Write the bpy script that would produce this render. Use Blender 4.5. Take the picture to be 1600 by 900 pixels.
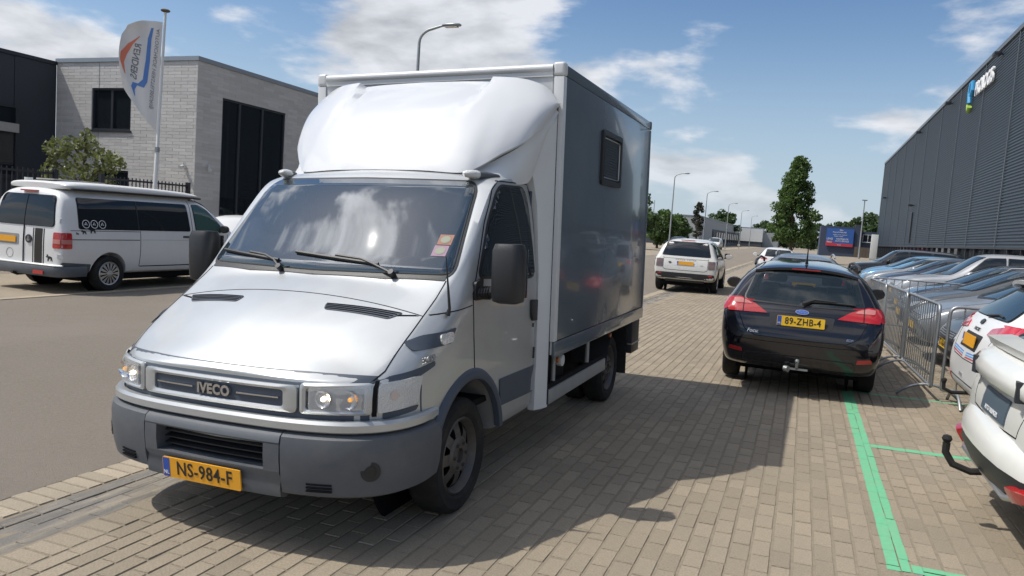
import bpy, bmesh, math, random
import numpy as np
from mathutils import Vector, Matrix
from mathutils.bvhtree import BVHTree
R = math.radians
random.seed(7)
rng = np.random.default_rng(7)
S = bpy.context.scene
for o in list(bpy.data.objects): bpy.data.objects.remove(o)
C = S.collection

# ------------------------------------------------------------------ camera
YAW, PITCH, ROLL, CAMH = .366, .085, .07, 1.70
fw = Vector((-math.sin(YAW)*math.cos(PITCH), math.cos(YAW)*math.cos(PITCH), -math.sin(PITCH)))
r0 = Vector((math.cos(YAW), math.sin(YAW), 0)); u0 = r0.cross(fw)
up = u0*math.cos(ROLL) - r0*math.sin(ROLL); rt = fw.cross(up)
cd = bpy.data.cameras.new('camera'); cam = bpy.data.objects.new('camera', cd); C.objects.link(cam)
cd.sensor_width = 36; cd.lens = 1170/1600*36; cd.clip_start = .05; cd.clip_end = 6000
cam.matrix_world = Matrix(((rt.x, up.x, -fw.x, 0), (rt.y, up.y, -fw.y, 0), (rt.z, up.z, -fw.z, CAMH), (0, 0, 0, 1)))
S.camera = cam

# ------------------------------------------------------------------ sky, sun, exposure
SUNDIR = Vector((-.504, -.216, .836)).normalized()          # towards the sun
w = bpy.data.worlds.new('World'); S.world = w; w.use_nodes = True
nt = w.node_tree; nt.nodes.clear()
def N(t, typ, **kw):
    n = t.nodes.new(typ)
    for k, v in kw.items():
        if k.startswith('i_'):
            n.inputs[k[2:].replace('_', ' ')].default_value = v
        else: setattr(n, k, v)
    return n
def LK(t, a, b): t.links.new(a, b)
def MATH(t, op, a, b=None, c=None, clamp=False):
    n = t.nodes.new('ShaderNodeMath'); n.operation = op; n.use_clamp = clamp
    for i, v in enumerate((a, b, c)):
        if v is None: continue
        if isinstance(v, (int, float)): n.inputs[i].default_value = v
        else: t.links.new(v, n.inputs[i])
    return n.outputs[0]
sky = N(nt, 'ShaderNodeTexSky', sky_type='NISHITA', sun_disc=False, sun_elevation=math.asin(SUNDIR.z),
        sun_rotation=math.atan2(SUNDIR.x, SUNDIR.y), altitude=0, air_density=1.0, dust_density=.8, ozone_density=2.5)
tc = N(nt, 'ShaderNodeTexCoord')
sp = N(nt, 'ShaderNodeSeparateXYZ'); LK(nt, tc.outputs['Generated'], sp.inputs[0])
zz = MATH(nt, 'ADD', MATH(nt, 'MAXIMUM', sp.outputs[2], 0.0), .45)
cx = MATH(nt, 'DIVIDE', sp.outputs[0], zz); cy = MATH(nt, 'DIVIDE', sp.outputs[1], zz)
CL_OFF = (-19.3034, 4.5794, 0)
def cloud_noise(scale, off, detail, rough, shift=(0, 0), dist=0, up=0):
    cb = N(nt, 'ShaderNodeCombineXYZ'); LK(nt, cx, cb.inputs[0]); LK(nt, cy, cb.inputs[1]); LK(nt, MATH(nt, 'MULTIPLY', sp.outputs[2], 3.2), cb.inputs[2])
    mp = N(nt, 'ShaderNodeMapping'); LK(nt, cb.outputs[0], mp.inputs[0]); mp.inputs['Location'].default_value = (CL_OFF[0]+shift[0], CL_OFF[1]+shift[1], off+up)
    n = N(nt, 'ShaderNodeTexNoise', noise_dimensions='3D'); LK(nt, mp.outputs[0], n.inputs['Vector'])
    n.inputs['Scale'].default_value = scale; n.inputs['Detail'].default_value = detail; n.inputs['Roughness'].default_value = rough; n.inputs['Distortion'].default_value = dist
    return n.outputs['Fac']
n1 = cloud_noise(2.5, 0.0, 11, .54, dist=.1)
n1s = cloud_noise(2.5, 0.0, 6, .48, shift=(.03, .022), dist=.15, up=-.05)      # the same field a step nearer the sun: lit tops, grey undersides
n2 = cloud_noise(.8, 5.0, 3, .5)
dens = MATH(nt, 'ADD', MATH(nt, 'MULTIPLY', n1, .80), MATH(nt, 'MULTIPLY', n2, .44))
ov = N(nt, 'ShaderNodeMapRange', interpolation_type='SMOOTHSTEP'); LK(nt, sp.outputs[2], ov.inputs[0]); ov.inputs[1].default_value = .45; ov.inputs[2].default_value = .75; ov.inputs[4].default_value = .035
dens = MATH(nt, 'ADD', dens, ov.outputs[0])
mr = N(nt, 'ShaderNodeMapRange', interpolation_type='SMOOTHSTEP'); LK(nt, dens, mr.inputs[0])
mr.inputs[1].default_value = .60; mr.inputs[2].default_value = .695
hz = N(nt, 'ShaderNodeMapRange'); LK(nt, sp.outputs[2], hz.inputs[0]); hz.inputs[1].default_value = .0; hz.inputs[2].default_value = .12
cov = MATH(nt, 'MULTIPLY', mr.outputs[0], MATH(nt, 'ADD', MATH(nt, 'MULTIPLY', hz.outputs[0], .7), .22))
shade = MATH(nt, 'ADD', MATH(nt, 'MULTIPLY', MATH(nt, 'SUBTRACT', n1, n1s), 2.6), MATH(nt, 'SUBTRACT', 1.02, MATH(nt, 'MULTIPLY', mr.outputs[0], .20)), clamp=True)
dt = N(nt, 'ShaderNodeVectorMath', operation='DOT_PRODUCT'); LK(nt, tc.outputs['Generated'], dt.inputs[0]); dt.inputs[1].default_value = SUNDIR
shade = MATH(nt, 'MULTIPLY', shade, MATH(nt, 'ADD', 1.0, MATH(nt, 'MULTIPLY', MATH(nt, 'POWER', MATH(nt, 'MAXIMUM', dt.outputs['Value'], 0.0), 9.0), 3.8)))   # clouds brighten towards the sun
cc = N(nt, 'ShaderNodeCombineColor'); CLB = 7.3
LK(nt, MATH(nt, 'MULTIPLY', shade, CLB), cc.inputs[0]); LK(nt, MATH(nt, 'MULTIPLY', shade, CLB*1.01), cc.inputs[1]); LK(nt, MATH(nt, 'MULTIPLY', shade, CLB*1.05), cc.inputs[2])
hs0 = N(nt, 'ShaderNodeHueSaturation'); hs0.inputs['Saturation'].default_value = 1.12; LK(nt, sky.outputs[0], hs0.inputs['Color'])
hzc = N(nt, 'ShaderNodeMapRange', interpolation_type='SMOOTHSTEP'); LK(nt, sp.outputs[2], hzc.inputs[0]); hzc.inputs[1].default_value = -.02; hzc.inputs[2].default_value = .30; hzc.inputs[3].default_value = .85; hzc.inputs[4].default_value = 0
mh = N(nt, 'ShaderNodeMix', data_type='RGBA'); LK(nt, hzc.outputs[0], mh.inputs[0]); LK(nt, hs0.outputs[0], mh.inputs[6]); mh.inputs[7].default_value = (4.2, 5.1, 6.1, 1)
mx = N(nt, 'ShaderNodeMix', data_type='RGBA'); LK(nt, MATH(nt, 'MULTIPLY', cov, .95), mx.inputs[0]); LK(nt, mh.outputs[2], mx.inputs[6]); LK(nt, cc.outputs[0], mx.inputs[7])
bg = N(nt, 'ShaderNodeBackground'); bg.inputs[1].default_value = .12; LK(nt, mx.outputs[2], bg.inputs[0])
wo = N(nt, 'ShaderNodeOutputWorld'); LK(nt, bg.outputs[0], wo.inputs[0])
sd = bpy.data.lights.new('sun', 'SUN'); sun = bpy.data.objects.new('sun', sd); C.objects.link(sun)
sd.energy = 3.9; sd.angle = R(.55); sd.color = (1, .955, .88)
sun.rotation_euler = SUNDIR.to_track_quat('Z', 'Y').to_euler()
vs = S.view_settings; vs.view_transform = 'Standard'; vs.look = 'None'; vs.exposure = 0.0; vs.gamma = 1; vs.use_curve_mapping = False
S.render.engine = 'CYCLES'

# ------------------------------------------------------------------ materials
MATS = {}
def mat(name, col, rough=.5, metal=0, spec=.5, coat=0, emit=None, var=0, vscale=3, bump=0, bscale=60, tint=None, island=0, dirt=None):
    m = bpy.data.materials.new(name); m.use_nodes = True; t = m.node_tree; b = t.nodes['Principled BSDF']
    b.inputs['Base Color'].default_value = (*col, 1); b.inputs['Roughness'].default_value = rough; b.inputs['Metallic'].default_value = metal
    b.inputs['Specular IOR Level'].default_value = spec; b.inputs['Coat Weight'].default_value = coat; b.inputs['Coat Roughness'].default_value = .04
    if emit: b.inputs['Emission Color'].default_value = (*emit[0], 1); b.inputs['Emission Strength'].default_value = emit[1]
    co = None
    if var or bump or dirt:
        co = N(t, 'ShaderNodeTexCoord').outputs['Object']
    src = None
    if var or island:
        rgb = N(t, 'ShaderNodeRGB'); rgb.outputs[0].default_value = (*col, 1); src = rgb.outputs[0]
        hs = N(t, 'ShaderNodeHueSaturation'); LK(t, src, hs.inputs['Color']); v = None
        if var:
            n = N(t, 'ShaderNodeTexNoise'); LK(t, co, n.inputs['Vector']); n.inputs['Scale'].default_value = vscale; n.inputs['Detail'].default_value = 6; n.inputs['Roughness'].default_value = .62
            v = MATH(t, 'ADD', MATH(t, 'MULTIPLY', n.outputs[0], 2*var), 1-var)
        if island:
            g = N(t, 'ShaderNodeNewGeometry')
            u = MATH(t, 'ADD', MATH(t, 'MULTIPLY', g.outputs['Random Per Island'], 2*island), 1-island)
            v = u if v is None else MATH(t, 'MULTIPLY', u, v)
        LK(t, v, hs.inputs['Value']); src = hs.outputs[0]
        LK(t, src, b.inputs['Base Color'])
    if dirt:   # (colour, amount, scale): patchy dust with a shape of its own
        n = N(t, 'ShaderNodeTexNoise'); mpd = N(t, 'ShaderNodeMapping'); mpd.inputs['Scale'].default_value = dirt[3] if len(dirt) > 3 else (1, 1, 1); LK(t, co, mpd.inputs[0]); LK(t, mpd.outputs[0], n.inputs['Vector']); n.inputs['Scale'].default_value = dirt[2]; n.inputs['Detail'].default_value = 8; n.inputs['Roughness'].default_value = .65
        r = N(t, 'ShaderNodeMapRange', interpolation_type='SMOOTHSTEP'); LK(t, n.outputs[0], r.inputs[0]); r.inputs[1].default_value = .38; r.inputs[2].default_value = .76; r.inputs[4].default_value = dirt[1]
        x = N(t, 'ShaderNodeMix', data_type='RGBA'); LK(t, r.outputs[0], x.inputs[0]); x.inputs[7].default_value = (*dirt[0], 1)
        if src: LK(t, src, x.inputs[6])
        else: x.inputs[6].default_value = (*col, 1)
        LK(t, x.outputs[2], b.inputs['Base Color'])
    if bump:
        n = N(t, 'ShaderNodeTexNoise'); LK(t, co, n.inputs['Vector']); n.inputs['Scale'].default_value = bscale; n.inputs['Detail'].default_value = 4
        bp = N(t, 'ShaderNodeBump'); bp.inputs['Strength'].default_value = bump; bp.inputs['Distance'].default_value = .02; LK(t, n.outputs[0], bp.inputs['Height']); LK(t, bp.outputs[0], b.inputs['Normal'])
    MATS[name] = m
    return m
M = MATS
def glass(name, col=(.012, .016, .02), rough=.03, spec=.5, coat=0):
    return mat(name, col, rough, 0, spec, coat=coat)
def clear(name, col, trans, rough=.05):
    m = mat(name, col, rough, 0, 1.0, coat=1.0); t = m.node_tree; b = t.nodes['Principled BSDF']; b.inputs['Coat Roughness'].default_value = .008; b.inputs['Coat IOR'].default_value = 1.85
    tr = N(t, 'ShaderNodeBsdfTransparent'); tr.inputs[0].default_value = (*[.5+.5*c for c in col], 1)
    mxs = N(t, 'ShaderNodeMixShader'); mxs.inputs[0].default_value = trans; o = t.nodes['Material Output']
    LK(t, b.outputs[0], mxs.inputs[1]); LK(t, tr.outputs[0], mxs.inputs[2]); LK(t, mxs.outputs[0], o.inputs[0]); return m
mat('paver', (.305, .252, .182), .92, var=.62, vscale=85, island=.12, bump=.5, bscale=160, dirt=((.22, .19, .15), .5, 1.1))
mat('paver_kerb', (.40, .335, .245), .92, var=.5, vscale=80, island=.12, bump=.5, bscale=160, dirt=((.24, .2, .15), .5, 2))
mat('joint', (.225, .188, .137), .97, var=.35, vscale=20)
mat('gutter', (.15, .14, .125), .95, var=.3, vscale=60, island=.15, bump=.4, bscale=90, dirt=((.37, .315, .235), 1.0, 2.6, (4, .5, 1)))
mat('asphalt', (.21, .18, .143), .93, var=.42, vscale=48, bump=.8, bscale=160, dirt=((.25, .215, .175), .6, .5))
mat('far_ground', (.17, .15, .12), .95, var=.25, vscale=2)
mat('green_paint', (.13, .44, .24), .8, var=.18, vscale=40, dirt=((.22, .36, .22), .6, 7))
mat('blue_paint', (.07, .16, .5), .8, var=.2, vscale=40)
mat('white_line', (.6, .56, .47), .9, var=.2, vscale=20)
mat('truck_silver', (.49, .505, .505), .38, .5, .5, coat=.6, var=.03, vscale=2, dirt=((.40, .385, .36), .38, 2.3))
mat('fairing_white', (.58, .59, .60), .36, .0, .5, coat=.7)
mat('box_white', (.60, .61, .61), .38, .0, .5, var=.06, vscale=3)
mat('box_grey', (.10, .125, .15), .20, .0, .5, coat=.35, var=.05, vscale=1.2, dirt=((.16, .17, .175), .35, 1.4))
mat('alu', (.5, .51, .52), .35, .8, .5, var=.08, vscale=8)
mat('alu_dirty', (.30, .31, .31), .5, .3, .5, var=.15, vscale=8)
mat('bumper_grey', (.085, .094, .108), .55, 0, .45, var=.12, vscale=7, bump=.15, bscale=400, dirt=((.14, .138, .13), .5, 4))
mat('trim_blue', (.06, .075, .10), .5, 0, .45, var=.06, vscale=5)
mat('black_plastic', (.024, .025, .027), .45, 0, .4, bump=.1, bscale=400)
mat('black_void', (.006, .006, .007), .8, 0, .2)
mat('rubber', (.017, .017, .017), .82, 0, .3, var=.25, vscale=14, dirt=((.05, .046, .04), .6, 5))
mat('gap', (.012, .012, .013), .8, 0, .1)
glass('glass_dark'); glass('glass_blue', (.02, .035, .045), .025, .5, 0)
mat('steel_rim', (.12, .11, .10), .55, .55, .4, var=.3, vscale=18)
mat('alloy', (.5, .5, .5), .35, .8, .5)
mat('chrome', (.75, .76, .78), .1, 1)
clear('lamp_glass', (.85, .87, .88), .62)
mat('lamp_back', (.55, .56, .57), .18, .9)
mat('lamp_amber', (.85, .35, .06), .3, 0, .5, emit=((1, .5, .1), .6))
mat('lamp_sun_spot', (.95, .85, .7), .3, 0, .5, emit=((1, .78, .5), 9))  # emission painted in as the sun spot on the headlamp reflector
mat('lens_white', (.62, .62, .6), .25, 0, .5, coat=.8, bump=.6, bscale=90)
mat('red_lens', (.42, .012, .014), .16, 0, .5, coat=1)
mat('red_lens_light', (.52, .19, .17), .16, 0, .5, coat=1)
mat('plate_orange', (.80, .37, .022), .4, 0, .4, coat=.2); mat('plate_yellow', (.86, .52, .02), .4, 0, .4, coat=.2)
mat('plate_blue', (.03, .09, .40), .4); mat('ink', (.02, .018, .015), .6); mat('white_ink', (.75, .76, .77), .5)
mat('galv', (.36, .375, .38), .42, .75, .5, var=.18, vscale=12)
mat('pole_grey', (.34, .36, .37), .5, .35, .5); mat('white_pole', (.66, .66, .64), .45, .1)
mat('brick_pale', (.52, .505, .485), .9, var=.08, vscale=14, island=.09, bump=.3, bscale=60)
mat('mortar', (.50, .49, .475), .95)
mat('anthracite', (.022, .026, .034), .5, 0, .5, var=.06, vscale=4)
mat('dark_clad', (.030, .036, .046), .55, .1, .5, var=.07, vscale=1.5)
mat('roof_trim', (.3, .32, .34), .4, .5)
mat('ware_clad', (.045, .063, .085), .5, .0, .3, var=.05, vscale=1)
mat('ware_seam', (.14, .155, .17), .4, .4)
mat('concrete', (.36, .35, .33), .9, var=.15, vscale=3)
mat('grey_wall', (.30, .32, .33), .7, var=.08, vscale=2); mat('white_wall', (.58, .59, .58), .7, var=.06, vscale=2)
mat('dark_wall', (.05, .06, .075), .7, var=.1, vscale=2); mat('navy_wall', (.045, .06, .10), .7, var=.08, vscale=2)
mat('bark', (.12, .095, .07), .95, var=.3, vscale=20, bump=.8, bscale=30)
def leafmat(name, col, var=.35):
    m = mat(name, col, .55, 0, .35, island=var); t = m.node_tree; b = t.nodes['Principled BSDF']
    tr = N(t, 'ShaderNodeBsdfTranslucent'); tr.inputs[0].default_value = (col[0]*1.5, col[1]*1.6, col[2]*.8, 1)
    mxs = N(t, 'ShaderNodeMixShader'); mxs.inputs[0].default_value = .28; o = t.nodes['Material Output']
    LK(t, b.outputs[0], mxs.inputs[1]); LK(t, tr.outputs[0], mxs.inputs[2]); LK(t, mxs.outputs[0], o.inputs[0]); return m
leafmat('leaf_mid', (.078, .128, .04)); leafmat('leaf_dark', (.055, .09, .035)); leafmat('leaf_dry', (.15, .165, .08)); leafmat('leaf_purple', (.05, .05, .04))
mat('cloth_white', (.68, .67, .66), .85, var=.03, vscale=6); mat('flag_blue', (.10, .22, .52), .8); mat('flag_red', (.68, .20, .13), .8); mat('flag_grey', (.2, .2, .22), .8)
mat('sign_blue', (.035, .11, .36), .5); mat('sign_red', (.5, .04, .06), .5)
mat('logo_blue', (.05, .32, .62), .4); mat('logo_green', (.30, .45, .08), .4)
mat('sticker_orange', (.30, .13, .08), .6); mat('sticker_pink', (.30, .18, .25), .6); mat('sticker_green', (.26, .28, .20), .6); mat('seat_cloth', (.03, .035, .05), .9)

# ------------------------------------------------------------------ mesh helpers
def tag(o, label=None, cat=None, group=None, kind=None):
    if label: o['label'] = label
    if cat: o['category'] = cat
    if group: o['group'] = group
    if kind: o['kind'] = kind
    return o
def empty(name, label, cat, loc=(0, 0, 0), rz=0, group=None, mw=None):
    o = bpy.data.objects.new(name, None); C.objects.link(o); o.empty_display_size = .2
    if mw is not None: o.matrix_world = mw
    else: o.location = loc; o.rotation_euler = (0, 0, rz)
    return tag(o, label, cat, group)
def link(name, me, m, parent=None, smooth=None):
    o = bpy.data.objects.new(name, me); C.objects.link(o); o.parent = parent
    if m and not me.materials: me.materials.append(M[m] if isinstance(m, str) else m)
    if smooth is not None:
        me.polygons.foreach_set('use_smooth', [True]*len(me.polygons))
        if smooth: me.set_sharp_from_angle(angle=R(smooth))
    return o
class MB:
    def __init__(s): s.v = []; s.f = []
    def add(s, vs, fs):
        b = len(s.v); s.v += [tuple(v) for v in vs]; s.f += [tuple(b+i for i in f) for f in fs]; return s
    def box(s, x0, x1, y0, y1, z0, z1, mw=None):
        vs = [Vector(p) for p in ((x0, y0, z0), (x1, y0, z0), (x1, y1, z0), (x0, y1, z0), (x0, y0, z1), (x1, y0, z1), (x1, y1, z1), (x0, y1, z1))]
        if mw: vs = [mw @ v for v in vs]
        return s.add(vs, [(3, 2, 1, 0), (4, 5, 6, 7), (0, 1, 5, 4), (1, 2, 6, 5), (2, 3, 7, 6), (3, 0, 4, 7)])
    def cyl(s, a, b, r, r2=None, n=12, cap=True):
        a = Vector(a); b = Vector(b); d = (b-a).normalized(); r2 = r if r2 is None else r2
        u = d.orthogonal().normalized(); v = d.cross(u)
        vs = [a+(u*math.cos(6.28318*i/n)+v*math.sin(6.28318*i/n))*r for i in range(n)]+[b+(u*math.cos(6.28318*i/n)+v*math.sin(6.28318*i/n))*r2 for i in range(n)]
        fs = [(i, (i+1) % n, n+(i+1) % n, n+i) for i in range(n)]
        if cap: fs += [tuple(range(n-1, -1, -1)), tuple(range(n, 2*n))]
        return s.add(vs, fs)
    def tube(s, pts, r, n=8, closed=False, radii=None):
        pts = [Vector(p) for p in pts]; k = len(pts); vs = []; u = None
        for i, p in enumerate(pts):
            if closed: d = (pts[(i+1) % k]-pts[i-1])
            else: d = pts[min(i+1, k-1)]-pts[max(i-1, 0)]
            d = d.normalized() if d.length > 1e-9 else Vector((0, 0, 1))
            u = d.orthogonal().normalized() if u is None else (u-d*u.dot(d)).normalized()
            v = d.cross(u); rr = radii[i] if radii else r
            vs += [p+(u*math.cos(6.28318*j/n)+v*math.sin(6.28318*j/n))*rr for j in range(n)]
        fs = []
        for i in range(k if closed else k-1):
            a = i*n; b = ((i+1) % k)*n
            fs += [(a+j, a+(j+1) % n, b+(j+1) % n, b+j) for j in range(n)]
        if not closed: fs += [tuple(range(n-1, -1, -1)), tuple((k-1)*n+j for j in range(n))]
        return s.add(vs, fs)
    def lathe(s, prof, n=32, axis='x', c=(0, 0, 0)):   # prof: (along axis, radius)
        vs = []; c = Vector(c)
        for a, r in prof:
            for i in range(n):
                x, y = r*math.cos(6.28318*i/n), r*math.sin(6.28318*i/n)
                vs.append(c+Vector((a, x, y) if axis == 'x' else (x, a, y) if axis == 'y' else (x, y, a)))
        fs = [(k*n+i, k*n+(i+1) % n, (k+1)*n+(i+1) % n, (k+1)*n+i) for k in range(len(prof)-1) for i in range(n)]
        return s.add(vs, fs)
    def prism(s, poly, axis, a, b):
        def P(p, t): return (t, p[0], p[1]) if axis == 'x' else (p[0], t, p[1]) if axis == 'y' else (p[0], p[1], t)
        n = len(poly); vs = [P(p, a) for p in poly]+[P(p, b) for p in poly]
        return s.add(vs, [tuple(range(n)), tuple(range(2*n-1, n-1, -1))]+[(i, n+i, n+(i+1) % n, (i+1) % n) for i in range(n)])
    def grid(s, rows, closed=False):
        n = len(rows[0]); vs = [p for r in rows for p in r]
        return s.add(vs, [(k*n+i, k*n+(i+1) % n, (k+1)*n+(i+1) % n, (k+1)*n+i) for k in range(len(rows)-1) for i in range(n if closed else n-1)])
    def sweep(s, path, prof, cap=True):   # path: plan points (x, y); prof: (offset outwards, z)
        rows = []; k = len(path)
        for i, p in enumerate(path):
            a = Vector(path[max(i-1, 0)]); b = Vector(path[min(i+1, k-1)]); d = (b-a).normalized(); nrm = Vector((d.y, -d.x))
            rows.append([(p[0]+nrm.x*o, p[1]+nrm.y*o, z) for o, z in prof])
        b0 = len(s.v); s.grid(rows, True)
        if cap:
            m = len(prof); s.f += [tuple(b0+i for i in range(m-1, -1, -1)), tuple(b0+(k-1)*m+i for i in range(m))]
        return s
    def mesh(s, name, recalc=True):
        me = bpy.data.meshes.new(name); me.from_pydata(s.v, [], s.f)
        if recalc:
            bm = bmesh.new(); bm.from_mesh(me); bmesh.ops.recalc_face_normals(bm, faces=bm.faces); bm.to_mesh(me); bm.free()
        return me
    def build(s, name, m, parent=None, smooth=None, bevel=0, seg=2, recalc=True):
        me = s.mesh(name, recalc)
        if bevel:
            bm = bmesh.new(); bm.from_mesh(me)
            es = [e for e in bm.edges if len(e.link_faces) == 2 and e.calc_face_angle(0) > R(30)]
            bmesh.ops.bevel(bm, geom=es, offset=bevel, segments=seg, affect='EDGES', profile=.6, clamp_overlap=True); bm.to_mesh(me); bm.free()
            if smooth is None: smooth = 40
        return link(name, me, m, parent, smooth)
def rpoly(pts, r, n=4):
    out = []; k = len(pts); rs = r if isinstance(r, (list, tuple)) else [r]*k
    for i in range(k):
        p = Vector(pts[i][:2]); a = Vector(pts[i-1][:2]); b = Vector(pts[(i+1) % k][:2]); rr = min(rs[i], (a-p).length*.45, (b-p).length*.45)
        if rr < 1e-4: out.append(tuple(p)); continue
        A = p+(a-p).normalized()*rr; B = p+(b-p).normalized()*rr
        for j in range(n+1):
            t = j/n; out.append(tuple(A*(1-t)**2+p*2*t*(1-t)+B*t*t))
    return out
def bvh_of(me):
    bm = bmesh.new(); bm.from_mesh(me); bm.normal_update(); t = BVHTree.FromBMesh(bm); bm.free(); return t
AX = {'x+': (Vector((6, 0, 0)), Vector((-1, 0, 0)), lambda a, b: Vector((0, a, b))), 'x-': (Vector((-6, 0, 0)), Vector((1, 0, 0)), lambda a, b: Vector((0, a, b))),
      'y-': (Vector((0, -9, 0)), Vector((0, 1, 0)), lambda a, b: Vector((a, 0, b))), 'y+': (Vector((0, 9, 0)), Vector((0, -1, 0)), lambda a, b: Vector((a, 0, b))),
      'z+': (Vector((0, 0, 6)), Vector((0, 0, -1)), lambda a, b: Vector((a, b, 0)))}
def cast(bv, axis, a, b, off):
    o, d, f = AX[axis]; p = f(a, b)+o; h = bv.ray_cast(p, d)
    if h[0] is None:
        h = bv.find_nearest(f(a, b) + (o*.2 if axis[0] != 'z' else Vector((0, 0, 1.2))))
        return h[0], h[1]
    n = h[1]
    if n.dot(d) > 0: n = -n
    return h[0]+n*off, n
def decal(name, bv, poly, axis, m, parent, off=.004, res=.05, skirt=.012, smooth=50, relax=0):
    bm = bmesh.new(); vs = [bm.verts.new((p[0], p[1], 0)) for p in poly]; bm.faces.new(vs)
    for ax in (0, 1):
        lo = min(p[ax] for p in poly); hi = max(p[ax] for p in poly); k = max(1, min(26, int((hi-lo)/res)))
        for i in range(1, k):
            c = lo+(hi-lo)*i/k; co = [0, 0, 0]; co[ax] = c; no = [0, 0, 0]; no[ax] = 1
            bmesh.ops.bisect_plane(bm, geom=bm.verts[:]+bm.edges[:]+bm.faces[:], plane_co=co, plane_no=no)
    bd = [e for e in bm.edges if len(e.link_faces) == 1]; nm = {}
    for v in bm.verts:
        p, n = cast(bv, axis, v.co.x, v.co.y, off); nm[v] = n; v.co = p
    if relax:
        bs = {v for e in bd for v in e.verts}; iv = [v for v in bm.verts if v not in bs]
        for _ in range(relax): bmesh.ops.smooth_vert(bm, verts=iv, factor=.5, use_axis_x=axis[0] == 'x', use_axis_y=axis[0] == 'y', use_axis_z=axis[0] == 'z')
    if skirt:
        r = bmesh.ops.extrude_edge_only(bm, edges=bd); nv = [g for g in r['geom'] if isinstance(g, bmesh.types.BMVert)]
        src = {}
        for e in bm.edges:
            a, b = e.verts
            if a in nm and b not in nm: src[b] = nm[a]
            elif b in nm and a not in nm: src[a] = nm[b]
        for v in nv: v.co -= src.get(v, Vector((0, 0, 0)))*(off+skirt)
    bmesh.ops.recalc_face_normals(bm, faces=bm.faces)
    me = bpy.data.meshes.new(name); bm.to_mesh(me); bm.free()
    # outward normals
    o, d, f = AX[axis]; s = sum(p.normal.dot(d)*p.area for p in me.polygons)
    if s > 0: me.flip_normals()
    return link(name, me, m, parent, smooth)
def strip(name, bv, pts, width, axis, m, parent, off=.0015, res=.04, thick=.004):
    # a narrow band laid on the surface along a polyline
    P = []
    for a, b in zip(pts[:-1], pts[1:]):
        k = max(1, int(math.dist(a, b)/res)); P += [(a[0]+(b[0]-a[0])*i/k, a[1]+(b[1]-a[1])*i/k) for i in range(k)]
    P.append(pts[-1]); mb = MB(); rows = []
    for i, p in enumerate(P):
        a = P[max(i-1, 0)]; b = P[min(i+1, len(P)-1)]; L = math.dist(a, b) or 1; nx, ny = -(b[1]-a[1])/L, (b[0]-a[0])/L
        row = []
        for s in (-.5, .5):
            q, n = cast(bv, axis, p[0]+nx*width*s, p[1]+ny*width*s, off); row.append((q, n))
        rows.append([row[0][0]-row[0][1]*(off+thick), row[0][0], row[1][0], row[1][0]-row[1][1]*(off+thick)])
    mb.grid(rows); return mb.build(name, m, parent, 40)
def text_mesh(txt, size=1.0, extrude=.002, align='CENTER', bold=0, shear=0, spacing=1):
    cu = bpy.data.curves.new('t', 'FONT'); cu.body = txt; cu.size = size; cu.extrude = extrude; cu.align_x = align; cu.align_y = 'CENTER'; cu.offset = bold; cu.shear = shear; cu.space_character = spacing; cu.resolution_u = 3
    o = bpy.data.objects.new('t', cu); C.objects.link(o); dg = bpy.context.evaluated_depsgraph_get()
    me = bpy.data.meshes.new_from_object(o.evaluated_get(dg)); bpy.data.objects.remove(o); bpy.data.curves.remove(cu)
    me.materials.clear(); return me
def text(name, txt, size, m, parent, mw, extrude=.002, sx=1.0, bold=0, shear=0, spacing=1, align='CENTER'):
    me = text_mesh(txt, size, extrude, align, bold, shear, spacing); me.transform(Matrix.Diagonal((sx, 1, 1, 1))); me.transform(mw)
    return link(name, me, m, parent)
def frame3(o, xd, yd):   # matrix with local x, y along xd, yd
    x = Vector(xd).normalized(); y = Vector(yd); y = (y-x*y.dot(x)).normalized(); z = x.cross(y)
    return Matrix(((x.x, y.x, z.x, o[0]), (x.y, y.y, z.y, o[1]), (x.z, y.z, z.z, o[2]), (0, 0, 0, 1)))
def plate(parent, o, xd, yd, txt, m='plate_yellow', wd=.52, ht=.11, name='number_plate', nl=True, tsize=.105):
    F = frame3(o, xd, yd); mb = MB(); mb.prism(rpoly([(-wd/2, -ht/2), (wd/2, -ht/2), (wd/2, ht/2), (-wd/2, ht/2)], .01, 2), 'z', -.004, .004); 
    me = mb.mesh(name); me.transform(F); p = link(name, me, m, parent)
    if nl:
        mb = MB(); mb.prism([(-wd/2+.004, -ht/2+.004), (-wd/2+.048, -ht/2+.004), (-wd/2+.048, ht/2-.004), (-wd/2+.004, ht/2-.004)], 'z', .004, .0055); me = mb.mesh('country_band'); me.transform(F); b = link('country_band', me, 'plate_blue', p)
        text('lettering', 'NL', .03, 'white_ink', p, F @ Matrix.Translation((-wd/2+.026, -.028, .0065)), .0005)
    if txt: text('lettering', txt, tsize, 'ink', p, F @ Matrix.Translation((.022, .0, .0055)), .0008, sx=.86, bold=.0012, spacing=1.08)
    return p
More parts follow.
